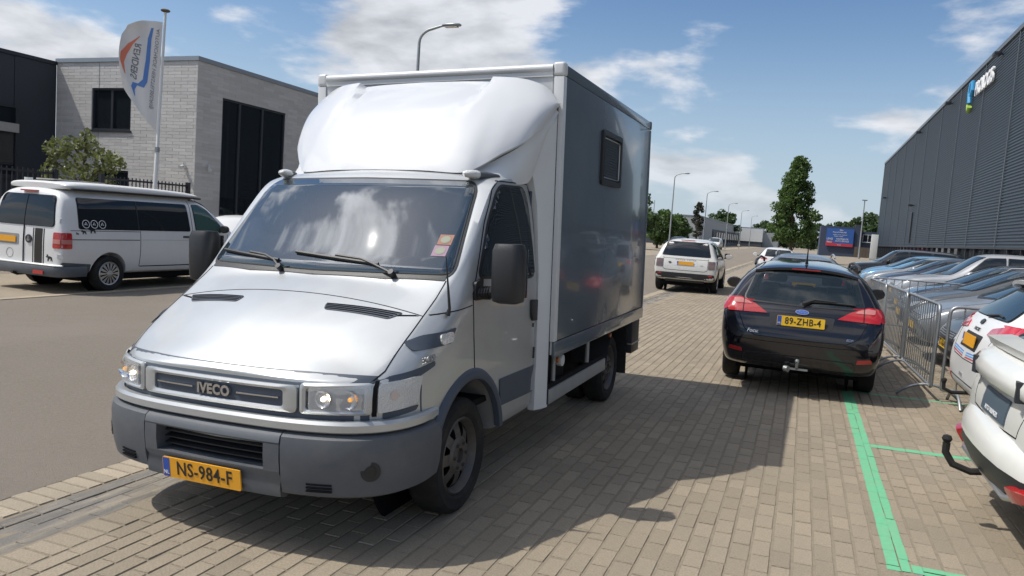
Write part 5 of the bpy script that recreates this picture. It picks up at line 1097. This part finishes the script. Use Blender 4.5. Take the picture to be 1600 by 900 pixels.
    q, n = cast(bv, 'y-', -.42, .90, .012); plate(T, q, (1, 0, 0), (0, .02, 1), None, 'plate_orange', .46); decal('plate_recess', bv, rpoly([(-.72, .81), (-.12, .81), (-.12, 1.0), (-.72, 1.0)], .03), 'y-', 'alu_dirty', T, .003, .06)
    pts = [(-.35+.085*math.cos(a), .65+.085*math.sin(a)) for a in np.linspace(0, 2*math.pi, 25)]; strip('round_sticker', bv, pts, .008, 'y-', 'alu_dirty', T, .004)
    MB().box(-.18, .18, -2.40, -2.30, 1.775, 1.80).build('brake_light', 'red_lens', T)
    bpth = [(-.93, -1.95), (-.95, -2.2), (-.92, -2.42), (-.80, -2.50), (0, -2.52), (.80, -2.50), (.92, -2.42), (.95, -2.2), (.93, -1.95)]
    bb = MB().sweep(bpth, [(-.06, .32), (.0, .30), (.02, .36), (.02, .46), (.0, .485), (-.06, .485)]).build('rear_bumper', 'bumper_grey', T, 50); MB().sweep(bpth[2:-2], [(-.05, .486), (.012, .486), (.015, .50), (0, .515), (-.05, .515)]).build('bumper_step', 'white_pole', bb, 50); MB().box(.35, .6, -2.545, -2.535, .33, .40).build('reflector', 'red_lens', bb)
    MB().tube([(-.1, -2.2, .30), (-.1, -2.5, .29), (-.1, -2.60, .33)], .03, 8).build('tow_bar', 'rubber', T)
MO = [(-.5, .62), (-.38, .72), (-.30, .70), (-.36, .86), (-.28, .98), (-.22, .84), (-.14, .95), (-.12, .78), (-.2, .70), (-.12, .66), (.0, .74), (.35, .66), (.5, .60), (.52, .40), (.60, .05), (.53, .04), (.42, .34), (.36, .05), (.29, .05), (.31, .38), (.02, .36), (-.02, .04), (-.09, .04), (-.08, .38), (-.16, .05), (-.23, .06), (-.17, .44), (-.24, .56), (-.42, .55)]
def moose(T, bv, ax, y, z, size, s):
    decal('moose_sticker', bv, [(y+(a*(1 if ax != 'x-' else -1))*size*1.15, z+b*size) for a, b in MO], ax, 'ink', T, .004, .06, .002)
glass('glass_green', (.05, .10, .09), .03, .6)
camper()

# white cars backed up to the bay lines on the right
def white_hatch():
    pm = paint_mat('white', (.72, .72, .71), .0, .22)
    T, bv, wx = car('hatchback', 'white hatchback with red tail lamps and a tow hook, second from the front right', 'hatch', pm, (3.62, 8.2), R(-90))
    dress_sides(T, bv, 'hatch', wx, pm)
    seal_glass(T, bv, 'rear_window', rpoly([(-.62, 1.075), (.62, 1.075), (.50, 1.385), (-.50, 1.385)], .06), 'y-', 'glass_blue')
    for s in (-1, 1):
        m = lambda L: [(s*a, b) for a, b in L]
        t = decal('tail_lamp', bv, rpoly(m([(.42, .93), (.80, .90), (.84, .98), (.80, 1.05), (.46, .99)]), .015), 'y-', 'red_lens_bright', T, .012, .03); decal('tail_lamp_side', bv, rpoly([(-1.95, .905), (-1.60, 1.0), (-1.58, 1.04), (-1.93, 1.05)], .02), 'x+' if s > 0 else 'x-', 'red_lens_bright', t, .010, .03)
        decal('reflector', bv, m([(.55, .40), (.75, .43), (.75, .46), (.55, .43)]), 'y-', 'red_lens', T, .006, .03); strip('tailgate_gap', bv, m([(.60, 1.02), (.64, .90), (.56, .72), (.45, .66), (0, .65)]), .008, 'y-', 'gap', T)
        for k, c in enumerate(('flag_blue', 'logo_blue', 'sign_red')): strip('body_stripe', bv, m([(.06, .715-.022*k), (.54, .735-.022*k)]), .012, 'y-', c, T, .002)
    q, n = cast(bv, 'y-', 0, .83, .02); plate(T, q, (1, 0, 0), (0, .1, 1), None, 'plate_orange'); decal('plate_recess', bv, rpoly([(-.33, .755), (.33, .755), (.33, .905), (-.33, .905)], .02), 'y-', 'black_plastic', T, .003, .06)
    q, n = cast(bv, 'y-', 0, .945, .008); text('maker_lettering', 'F O C U S', .05, 'anthracite', T, frame3(q, (1, 0, 0), (0, n.z, -n.y)), .002); q, n = cast(bv, 'y-', .0, .50, .008); text('bumper_lettering', 'FORD', .05, 'alu_dirty', T, frame3(q, (1, 0, 0), (0, n.z, -n.y)), .002)
    q, n = cast(bv, 'y-', 0, 1.02, .008); F = frame3(q, (1, 0, 0), (0, n.z, -n.y)); mb = MB(); mb.prism([(.06*math.cos(a), .03*math.sin(a)) for a in np.linspace(0, 6.0, 20)], 'z', -.003, .004); m2 = mb.mesh('badge'); m2.transform(F); link('badge', m2, 'anthracite', T)
    decal('diffuser', bv, rpoly([(-.60, .34), (.60, .34), (.56, .45), (-.56, .45)], .04), 'y-', 'black_plastic', T, .006, .06)
    rows = [[(x, -1.50-.20*t*(1-.25*(x/.56)**2), 1.455-.02*t-.05*(abs(x)/.6)**3) for x in np.linspace(-.58, .58, 15)] for t in (0, .5, 1)]; rows.append([(x, y+.01, z-.035) for x, y, z in rows[-1]]); rows.append([(x*.98, y+.18, z-.02) for x, y, z in rows[-1]]); MB().grid(rows).build('roof_spoiler', pm, T, 40)
    p = [cast(bv, 'y-', x, z, .02)[0] for x, z in ((.0, 1.07), (.3, 1.10), (.45, 1.09))]; MB().tube(p, .011, 6).build('wiper', 'black_plastic', T, 40)
    MB().tube([(0, -1.95, .33), (0, -2.16, .31), (0, -2.23, .34), (0, -2.235, .40)], .018, 8).lathe([(.39, .001), (.40, .02), (.42, .027), (.44, .02), (.445, .001)], 12, 'z', (0, -2.235, 0)).build('tow_hook', 'rubber', T, 40)
mat('red_lens_bright', (.50, .03, .05), .18, 0, .5, coat=1)
white_hatch()
mat('plate_slate', (.07, .10, .13), .45)
def white_crossover():
    pm = paint_mat('white_pearl', (.70, .70, .66), .05, .2)
    T, bv, wx = car('crossover', 'white crossover with black lower bumper and tow hook, nearest on the right', 'crossover', pm, (3.33, 5.27), R(-90))
    dress_sides(T, bv, 'crossover', wx, pm)
    seal_glass(T, bv, 'rear_window', rpoly([(-.60, 1.12), (.60, 1.12), (.47, 1.44), (-.47, 1.44)], .06), 'y-', 'glass_blue')
    rows = [[(x, -1.93-.20*t*(1-.3*(x/.8)**2), 1.135-.02*t-.02*(abs(x)/.8)**2) for x in np.linspace(-.80, .80, 17)] for t in (0, .5, 1)]; rows.append([(x, y+.02, z-.05) for x, y, z in rows[-1]]); rows.append([(x*.97, y+.16, z-.03) for x, y, z in rows[-1]]); MB().grid(rows).build('tailgate_spoiler', pm, T, 40)
    for s in (-1, 1):
        m = lambda L: [(s*a, b) for a, b in L]
        decal('reflector', bv, m([(.66, .40), (.80, .43), (.80, .47), (.66, .45)]), 'y-', 'red_lens', T, .085, .03)
    hp = [(.895, -1.66), (.90, -1.80), (.885, -1.92), (.84, -2.02), (.72, -2.09), (.50, -2.135), (.25, -2.155), (0, -2.16)]; pt = [(-x, y) for x, y in hp]+[(x, y) for x, y in reversed(hp[:-1])]; k_ = len(pt)
    bu = MB().sweep(pt, [(-.12, .845), (.0, .85), (.045, .885), (.05, .94), (.02, 1.0), (-.06, 1.055), (-.14, 1.06)]).build('tailgate_bulge', pm, T, 60)
    for sl, nm_ in ((pt[1:5], 'tail_lamp'), (pt[k_-5:k_-1], 'tail_lamp')): MB().sweep(sl, [(-.05, .915), (.058, .91), (.06, .955), (.035, .985), (-.05, .99)]).build(nm_, 'smoke_lens', T, 40)
    for s in (-1, 1): MB().prism([(s*.49, -2.18), (s*.56, -2.19), (s*.55, -2.05), (s*.50, -2.05)], 'z', .86, .975).build('lamp_recess', 'anthracite', T)
    bm_ = MB().sweep(pt, [(-.12, .655), (-.02, .66), (.05, .62), (.085, .55), (.085, .485), (-.1, .47)]).build('rear_bumper', pm, T, 60); MB().sweep(pt, [(-.12, .475), (.08, .484), (.08, .42), (.04, .34), (-.1, .32)]).build('lower_cladding', 'black_plastic', bm_, 60)
    MB().tube([(-.78, -2.10, .40), (-.55, -2.18, .335), (.55, -2.18, .335), (.78, -2.10, .40)], .018, 8).build('skid_trim', 'alu', T, 40)
    decal('plate_holder', bv, rpoly([(-.28, .675), (.28, .675), (.28, .82), (-.28, .82)], .01), 'y-', 'plate_slate', T, .012, .06); q, n = cast(bv, 'y-', 0, .705, .016); text('dealer_lettering', 'AUTO OLLINGER', .04, 'white_ink', T, frame3(q, (1, 0, 0), (0, n.z, -n.y)), .001)
    strip('tailgate_gap', bv, [(-.62, .92), (-.52, .66), (0, .635), (.52, .66), (.62, .92)], .008, 'y-', 'gap', T)
    MB().tube([(0, -1.95, .36), (0, -2.24, .31), (0, -2.34, .34), (0, -2.385, .41), (0, -2.385, .47)], .022, 8).lathe([(.47, .001), (.475, .02), (.495, .03), (.515, .022), (.522, .001)], 14, 'z', (0, -2.385, 0)).build('tow_hook', 'rubber', T, 40)
white_crossover()

# row parked nose to the barrier
def front_car(name, label, kind, pm, loc, pl=None, trim=False, rz=90, group='cars parked side by side behind the barriers'):
    T, bv, wx = car(name, label, kind, pm, loc, R(rz), group=group); dress_sides(T, bv, kind, wx, pm, trim); dress_front(T, bv, kind, pl, pm); return T
gd = paint_mat('graphite', (.085, .09, .095), .5); sv = paint_mat('silver', (.42, .425, .43), .6); gs = paint_mat('grey_silver', (.27, .28, .29), .6); bk = paint_mat('gloss_black', (.012, .013, .016), .2); bl = paint_mat('steel_blue', (.10, .17, .26), .5); wh = paint_mat('plain_white', (.66, .66, .65), .0); nv = paint_mat('navy', (.02, .03, .06), .4); cy_ = paint_mat('light_blue', (.13, .33, .52), .5)
front_car('parked_car', 'dark grey hatchback with yellow plate facing the barrier corner', 'hatch', gd, (3.95, 10.85), 'KT-763-B')
front_car('parked_car', 'silver grey car between the dark grey hatchback and the bluish grey estate', 'estate', gs, (3.98, 13.3))
front_car('parked_car', 'bluish grey estate with long bonnet beside the black car', 'estate', gd, (4.05, 15.75), None)
front_car('parked_car', 'black car with chrome window trim in the parked row', 'estate', bk, (4.3, 18.5), None, True)
front_car('parked_car', 'tall silver car with pale roof behind the black car', 'suv', sv, (4.5, 21.3))
row = [('hatch', sv, 'silver hatchback just past the tall silver car'), ('estate', nv, 'navy estate in the far parked row'), ('hatch', gs, 'grey hatchback between navy estate and light blue car'), ('estate', cy_, 'light blue car in the far parked row'), ('hatch', bl, 'steel blue hatchback after the light blue car'), ('suv', bk, 'black tall car far along the parked row'), ('estate', bk, 'black estate near the end of the row'), ('hatch', gd, 'last dark hatchback at the end of the row')]
for k, (kd, pm, lb) in enumerate(row): front_car('parked_car', lb, kd, pm, (4.35+.12*math.sin(k*2.1), 23.9+2.55*k))
def away(label, kind, pm, loc, rz=0, group='cars parked ahead of the black estate', rails=False):
    T, bv, wx = car('parked_car', label, kind, pm, loc, R(rz), group=group); dress_sides(T, bv, kind, wx, pm)
    seal_glass(T, bv, 'rear_window', rpoly([(-.62, 1.04), (.62, 1.04), (.52, 1.375), (-.52, 1.375)], .05) if kind != 'suv' else rpoly([(-.74, 1.15), (.74, 1.15), (.61, 1.585), (-.61, 1.585)], .05), 'y-')
    for s in (-1, 1): decal('tail_lamp', bv, rpoly([(s*.5, .90), (s*.82, .89), (s*.82, 1.0), (s*.55, .98)], .02), 'y-', 'red_lens', T, .01, .05)
    q, n = cast(bv, 'y-', 0, .83, .02); plate(T, q, (1, 0, 0), (0, .1, 1), None, 'plate_yellow')
    if rails:
        for s in (-1, 1): MB().tube([(s*.60, -1.6, 1.44), (s*.60, -1.5, 1.49), (s*.60, -.4, 1.515), (s*.59, .2, 1.49), (s*.59, .3, 1.44)], .018, 6).build('roof_rail', 'alu', T, 40)
    return T
away('blue grey estate with roof rails ahead of the black estate', 'estate', paint_mat('bluegrey', (.16, .19, .23), .5), (.05, 19.2), rails=True)
away('white car parked farther ahead by the tree', 'hatch', wh, (-1.2, 40), 4)
# ------------------------------------------------------------------ crowd barriers
def barrier(x0, y0, ang, label, bars=14, L=2.2, H=1.1):
    T = empty('crowd_barrier', label, 'barrier', (x0, y0, zg(x0)), ang, 'steel crowd barriers along the parking bays')
    lp = rpoly([(.02, .16), (L-.02, .16), (L-.02, H), (.02, H)], [.03, .03, .10, .10], 5)
    MB().tube([(a, 0, b) for a, b in lp], .0185, 8, True).build('frame', 'galv', T, 50)
    for k in range(bars):
        x = .02+(L-.04)*(k+1)/(bars+1); MB().cyl((x, 0, .165), (x, 0, H-.005), .008, n=6).build('bar', 'galv', T, 60)
    for x in (.16, L-.16): MB().tube([(x, s*.33, max(.012, .012+.15*(1-(abs(s))**2.2))) for s in np.linspace(-1, 1, 13)], .017, 6).build('foot', 'galv', T, 60)
    MB().tube([(L-.02, 0, .9), (L+.03, 0, .9), (L+.03, 0, .84)], .007, 6).build('hook', 'galv', T); return T
barrier(1.50, 9.58, R(91.5), 'steel crowd barrier nearest, running along the bay beside the black estate')
barrier(1.44, 11.86, R(91.5), 'second steel crowd barrier in line beside the black estate')
barrier(1.38, 14.14, R(92), 'third steel crowd barrier in line, farthest along the bays')
barrier(1.56, 9.46, R(2), 'steel crowd barrier turned into the bays behind the white hatchback')
barrier(1.34, 17.05, R(1), 'steel crowd barrier turned into the bays before the black car')

# ------------------------------------------------------------------ street lamps
def lamp(x, y, h, label, arm=.85, group='street lamps along the far side of the road'):
    T = empty('street_lamp', label, 'street lamp', (x, y, zg(x)), 0, group)
    r = .55; pts = [(0, 0, 0), (0, 0, 1.2), (0, 0, h-r)]+[(r-r*math.cos(a), 0, h-r+r*math.sin(a)*.8) for a in np.linspace(R(15), R(80), 6)]+[(arm, 0, h-.02)]
    MB().tube(pts, .06, 10, radii=[.085, .08, .05]+[.045]*6+[.035]).build('pole', 'pole_grey', T, 50)
    hd = MB(); hd.grid([[(arm-.05+d, w_*math.copysign(1, math.cos(a))*abs(math.cos(a))**.6, h-.02+.055*math.sin(a)*k) for a in np.linspace(0, 2*math.pi, 14, endpoint=False)] for d, w_, k in ((0, .04, .5), (.1, .11, 1), (.45, .13, 1), (.62, .10, .7), (.66, .05, .3))], True); hd.f += [tuple(range(14)), tuple(56+i for i in range(14))]; o = hd.build('lantern', 'roof_trim', T, 50)
    MB().box(arm+.06, arm+.5, -.09, .09, h-.088, h-.07).build('diffuser', 'lens_white', o)
lamp(-12.2, 21.9, 7.95, 'street lamp whose head shows above the box truck')
for k, (y, lb) in enumerate(((76, 'nearest of the street lamps seen right of the truck'), (103, 'second street lamp down the street, by the slim tree'), (134, 'third street lamp down the street'), (163, 'fourth street lamp down the street'), (195, 'farthest small street lamp down the street'))): lamp(-12.6, y, 8.0, lb)
T = empty('light_mast', 'tall grey mast with floodlight beside the blue billboard building', 'lamp post', (7.6, 120, .15)); MB().cyl((0, 0, 0), (0, 0, 8.5), .13, .07, 10).build('pole', 'pole_grey', T, 50); MB().box(-.35, .35, -.15, .15, 8.45, 8.6).build('floodlight', 'roof_trim', T, bevel=.03)

# ------------------------------------------------------------------ trees
def leaves(name, m, parent, blobs, per, size, spread=1.0, seed=1):
    r = np.random.default_rng(seed); vs = []; n_tot = 0
    P = []
    for (c, rad) in blobs:
        k = int(per*(rad[0]*rad[1]*rad[2])**(1/3)); d = r.normal(size=(k, 3)); d /= np.linalg.norm(d, axis=1)[:, None]; rr = r.uniform(.35, 1.08, (k, 1))**.6
        P.append(np.array(c)+d*rr*np.array(rad)*spread)
    P = np.concatenate(P); k = len(P); a = r.normal(size=(k, 3)); a /= np.linalg.norm(a, axis=1)[:, None]; b = np.cross(a, r.normal(size=(k, 3))); b /= np.linalg.norm(b, axis=1)[:, None]
    s = size*r.uniform(.6, 1.3, (k, 1)); V = np.stack([P-a*s, P+b*s*.55, P+a*s, P-b*s*.55], 1).reshape(-1, 3); F = np.arange(k*4).reshape(k, 4)
    return link(name, mesh_np(name, V, F), m, parent)
def tree(label, x, y, h, rad, m, shape='cone', blobs=60, per=70, size=.2, base=.25, seed=1, name='tree', tr=.16):
    T = empty(name, label, 'tree', (x, y, zg(x))); r = random.Random(seed); bl = []; limbs = MB()
    pts = [(r.uniform(-.05, .05)*k, r.uniform(-.05, .05)*k, h*.92*k/6) for k in range(7)]
    MB().tube(pts, .1, 8, radii=[tr*(1-k/7.2)+.015 for k in range(7)]).build('trunk', 'bark', T, 60)
    for k in range(blobs):
        t = base+(1-base)*((k+.5)/blobs)**.9
        if shape == 'cone': R_ = rad*min(1, ((1-t)/(1-base))**.75*1.05+.04)*min(1, .55+(t-base)*3.5)
        elif shape == 'round': R_ = rad*math.sqrt(max(0.05, 1-((t-.62)/.40)**2))
        else: R_ = rad*(.5+.5*math.sin(t*9+seed))*max(.25, 1-t*.8)
        a = r.uniform(0, 6.28); q = R_*r.uniform(.85, 1.08)*math.sqrt(r.uniform(.15, 1)); c = (q*math.cos(a), q*math.sin(a), h*t+r.uniform(-.2, .2)); s_ = rad*r.uniform(.11, .33); bl.append((c, (s_, s_, s_*.8)))
        if k % 3 == 0: limbs.tube([(0, 0, max(.3, c[2]-q*.7-.2)), (c[0]*.5, c[1]*.5, c[2]-q*.25), c], .03, 5, radii=[.045, .03, .012])
    limbs.build('limb', 'bark', T, 60); leaves('crown', m, T, bl, per/rad*2.2, size, seed=seed); return T
tree('tall pointed green tree standing ahead beyond the parked cars', -1.1, 75, 9.5, 2.35, 'leaf_mid', 'cone', 140, 260, .14, .20, 3)
tree('round green street tree behind the first lamp right of the truck', -18.2, 84, 6.2, 2.6, 'leaf_dark', 'round', 60, 150, .2, .28, 5)
tree('low bushy tree between the lamps right of the truck', -17.6, 97, 4.6, 2.6, 'leaf_mid', 'round', 60, 150, .2, .2, 8)
tree('second low bushy tree before the grey hall', -17.5, 110, 4.4, 2.4, 'leaf_mid', 'round', 50, 150, .2, .2, 9)
tree('slim sparse purple leaved tree by the second lamp', -15.5, 118, 6.9, 1.5, 'leaf_purple', 'cone', 40, 60, .2, .25, 11)
tree('dark round tree behind the grey hall', -22, 225, 9.0, 5, 'leaf_dark', 'round', 60, 150, .4, .2, 12)
tree('dusty olive shrub in front of the pale brick office', -18.3, 14.85, 3.3, 1.15, 'leaf_dry', 'round', 55, 120, .07, .30, 14, 'shrub_tree', .07)
for k, (x, y, h, lb) in enumerate(((-6, 260, 9, 'dark far tree left of the pointed tree'), (2, 250, 8, 'dark far tree behind the pointed tree'), (-13, 285, 8.5, 'dark far tree beyond the white block'), (9, 230, 8, 'dark far tree behind the billboard building'), (14.5, 190, 9, 'dark far tree between billboard building and warehouse'))):
    tree(lb, x, y, h, 4.5, 'leaf_dark', 'round', 50, 120, .45, .15, 20+k)
hd = leaves('far_wood', 'leaf_dark', None, [((x, 330+8*math.sin(x), 2.5+1.2*math.sin(x*.7)), (7, 3, 3.2)) for x in range(-90, 70, 6)], 160, .6, seed=4); tag(hd, 'distant dark band of trees closing the street', None, None, 'stuff')

# ------------------------------------------------------------------ far buildings
def hall():
    T = empty('industrial_hall', 'pale grey industrial hall down the left side of the street', 'building', (-19, 148, -.08))
    MB().box(-25, 0, 0, 92, 0, 5.8).build('wall', 'grey_wall', T); MB().box(-25, .1, -.1, 92, 5.8, 5.95).build('roof_edge', 'roof_trim', T); MB().box(.0, .12, 22, 92, .1, 3.7).build('dark_front', 'dark_wall', T)
    for k in range(12): MB().box(.12, .2, 23+5.7*k, 26+5.7*k, .8, 3.2).build('window', 'glass_dark', T)
    MB().box(-20, -2, -.12, .0, .1, 2.6).build('dark_front', 'dark_wall', T); MB().cyl((-10, 5, 5.9), (-10, 5, 8.6), .08, n=6).build('chimney', 'roof_trim', T)
hall()
def white_block():
    T = empty('white_block', 'white windowless block closing the left side of the street', 'building', (-18.5, 242, -.08)); MB().box(0, 6.5, 0, 8, 1.6, 5.7).build('wall', 'white_wall', T); MB().box(.1, 6.4, .2, 8, 0, 1.59).build('base', 'dark_wall', T); MB().box(6.5, 11, 3, 20, 0, 4.6).build('annex', 'grey_wall', T); MB().box(-.05, 6.55, -.05, 8, 5.71, 5.85).build('roof_edge', 'roof_trim', T)
white_block()
def billboard_block():
    T = empty('billboard_building', 'dark blue building with a blue and red billboard', 'building', (2.5, 140, 0)); MB().box(0, 6.4, 0, 12, 0, 5.2).build('wall', 'navy_wall', T); MB().box(6.4, 11.5, .6, 12, 0, 4.6).build('wing', 'navy_wall', T); MB().box(5.4, 6.3, 1, 2, 5.2, 5.7).build('chimney', 'dark_wall', T)
    window(T, lambda u, z, d: (u, .45-d, z), 6.7, 8.3, 2.8, 4.1, 2, fr='white_wall')
    bb = MB().box(.95, 5.25, -.28, -.12, 1.8, 4.85).build('billboard', 'sign_blue', T); MB().box(.97, 5.23, -.30, -.281, 1.82, 2.28).build('red_band', 'sign_red', bb); MB().box(.97, 2.1, -.30, -.281, 2.29, 2.62).build('red_band', 'sign_red', bb)
    F = lambda x, z: frame3((x, -.31, z), (1, 0, 0), (0, 0, 1))
    for tx, x, z, s in (('Bilex', 3.3, 4.55, .38), ('Autoschadebedrijf', 3.0, 4.2, .36), ('schade  herstel  reparatie', 3.1, 3.78, .27), ('lakwerk  taxatie', 2.9, 3.5, .27), ('LEASE', 1.55, 3.0, .48), ('PRIVE', 1.5, 2.47, .42), ('VOORDELIGE', 3.5, 3.05, .40), ('AUTO SERVICE', 3.5, 2.68, .40), ('bel ons', 3.1, 2.05, .25)): text('lettering', tx, s, 'white_ink', bb, F(x, z), .004, sx=.8)
    for k in range(14): MB().box(5.4+.45*k, 5.8+.45*k, -3, -2.94, 0, 1.9).build('fence_board', 'bark', T)
billboard_block()
T = empty('white_pillar', 'white advertising pillar beside the warehouse end', 'sign', (9.3, 118, .2)); MB().box(-.45, .45, -.2, .2, 0, 3.6).build('panel', 'white_wall', T, bevel=.03); MB().box(-.5, .5, -.3, .3, -.2, .2).build('foot', 'concrete', T)

# ------------------------------------------------------------------ cars far down the street and behind the van
for k, (y, kd, pm, lb) in enumerate(((87, 'suv', bk, 'black tall car parked under the trees down the street'), (93.5, 'hatch', gs, 'grey hatchback parked past the black tall car down the street'), (100, 'hatch', gd, 'dark hatchback in the far row down the street'), (107, 'estate', nv, 'navy estate in the far row down the street'), (114, 'hatch', sv, 'silver hatchback in the far row down the street'))):
    front_car('distant_car', lb, kd, pm, (-13.4, y, -.083), rz=180, group='cars parked far down the left side')
T, bv, wx = car('panel_van', 'white panel van parked far down the left side', 'van', wh, (-13.2, 124, -.083), R(180), 'van'); seal_glass(T, bv, 'windscreen', rpoly([(-.76, 1.22), (.76, 1.22), (.68, 1.80), (-.68, 1.80)], .06), 'y+', 'glass_blue')
front_car('parked_car', 'dark car half hidden behind the truck tail on the far side', 'hatch', gd, (-13.6, 46, -.083), rz=180, group='cars parked far down the left side')
front_car('parked_car', 'pale silver car half hidden behind the truck tail on the far side', 'estate', sv, (-15.2, 58, -.083), rz=180, group='cars parked far down the left side')
front_car('parked_car', 'white car showing behind the camper van', 'hatch', wh, (-15.6, 18.2, -.083), rz=25, group='cars by the pale brick office')

# ------------------------------------------------------------------ flag, fence
def flag():
    T = empty('flagpole', 'slim white flagpole with a flat cap behind the camper van', 'flagpole', (-16.13, 15.10, -.083)); lean = Vector((.022, .018, 1)).normalized()*6.62
    MB().tube([(0, 0, 0), tuple(lean*.46), tuple(lean*.465), tuple(lean)], .05, 10, radii=[.055, .052, .04, .032]).build('pole', 'white_pole', T, 50); MB().cyl(lean*.455, lean*.475, .062, n=12).build('joint_collar', 'roof_trim', T, 40)
    MB().lathe([(0, .03), (.02, .10), (.05, .12), (.075, .09), (.085, .001)], 16, 'z', tuple(lean)).build('cap', 'bark', T, 40)
    G = empty('flag', 'white banner flag with blue and red swoosh lettering, flying from the pole', 'flag', (-16.13, 15.10, -.083)); d = Vector((-.67, -.74, 0)); nrm = Vector((.74, -.67, 0))
    def P(u, v, off=0):   # u 0 pole..1 fly, v 0 bottom..1 top
        ztop = 6.36-.12*u*u-.22*max(0, u-.55); zbot = 3.50+.80*u**.8+.25*u*u
        # outer edge curls in
        ur = .96*(u-.10*u*u*(1-v)**2) * (1-.10*(v > .85)*u*(v-.85)/.15); z = zbot+(ztop-zbot)*v
        ur *= .93+.10*math.sin(math.pi*min(1, v*1.05))
        rp = (.05*math.sin(5*u+3*v)+.035*math.sin(11*u-6*v)+.05*math.sin(16*v-3*u)*max(0, v-.72)*3)*u**.7
        pl = lean*(z/6.62); b = Vector((pl.x, pl.y, z))+d*(.05+ur)+nrm*(rp+off); return b
    rows = [[P(u, v) for u in np.linspace(0, 1, 22)] for v in np.linspace(0, 1, 40)]; cl = MB().grid(rows).build('cloth', 'cloth_white', G, 60, recalc=False)
    def band(nm, pts, m):   # (u, v, half width)
        for off in (.006,):
            rows = []
            for a, b in zip(pts[:-1], pts[1:]):
                for k in range(6):
                    t = k/6; rows.append([P(a[0]+(b[0]-a[0])*t-(a[2]+(b[2]-a[2])*t)*(1-2*q), a[1]+(b[1]-a[1])*t, off) for q in (0, .5, 1)])
            a = pts[-1]; rows.append([P(a[0]-a[2]*(1-2*q), a[1], off) for q in (0, .5, 1)]); MB().grid(rows).build(nm, m, cl, 60)
    band('blue_swoosh', [(.26, .93, .03), (.30, .82, .045), (.30, .6, .05), (.34, .38, .055), (.44, .30, .075), (.60, .27, .06), (.66, .2, .05), (.62, .12, .012)], 'flag_blue')
    band('red_swoosh', [(.55, .82, .012), (.75, .72, .06), (.88, .58, .075), (.92, .45, .05), (.86, .30, .015)], 'flag_red')
    def lettering(tx, u0, v0, size, dv, du, m):
        me = text_mesh(tx, size, 0, 'LEFT', .004 if size > .2 else 0); w_ = max(v.co.x for v in me.vertices)
        bm = bmesh.new(); bm.from_mesh(me); bmesh.ops.triangulate(bm, faces=bm.faces); bm.to_mesh(me); bm.free()
        for v in me.vertices: v.co = P(u0+du*(v.co.x/w_)+v.co.y/1.05, v0-dv*(v.co.x/w_), .008)
        link('lettering', me, m, cl)
    lettering('RENDERS', .55, .74, .24, .42, .08, 'flag_grey'); lettering('AUTOSCHADE HERSTELBEDRIJF', .10, .93, .13, .78, .07, 'flag_grey')
flag()
def fence(x, y0, y1, h, label):
    T = empty('bar_fence', label, 'fence', (x, y0, -.083), 0, 'bar fences before the office'); L = y1-y0
    MB().box(-.02, .02, 0, L, h-.10, h-.05).build('rail', 'anthracite', T); MB().box(-.02, .02, 0, L, .2, .25).build('rail', 'anthracite', T)
    n_ = int(L/.125)
    for k in range(n_): MB().box(-.011, .011, .06+k*.125, .082+k*.125, .1, h).build('bar', 'anthracite', T)
    for y in np.arange(0, L+.01, L/max(1, round(L/2.4))): MB().box(-.05, .05, y-.05, y+.05, 0, h+.03).build('post', 'anthracite', T)
fence(-16.9, 14.2, 17.1, 2.3, 'dark bar fence ending by the security cameras'); fence(-17.0, 8.5, 13.0, 2.3, 'dark bar fence before the black building')
import OpenImageIO as oiio,sys,numpy as np
b=oiio.ImageBuf('/workdir/render_main.png').get_pixels(oiio.FLOAT)
for n,(x,y) in dict(pav=(1150,850),pav2=(1180,520),shadow=(950,700),asph=(100,600),skyTR=(1300,60),skyTL=(100,40),skyH=(1150,330),facade=(270,200),facadeR=(320,150),hood=(400,520),hood2=(500,460),boxside=(920,350),boxlow=(920,470),fairing=(650,220),ware=(1500,250),green=(1355,760),bump=(560,700),win=(420,330)).items():
    X,Y=int(x*.64),int(y*.64); a=b[max(0,Y-4):Y+5,max(0,X-4):X+5,:3].mean((0,1))*255; print(n,a.astype(int))
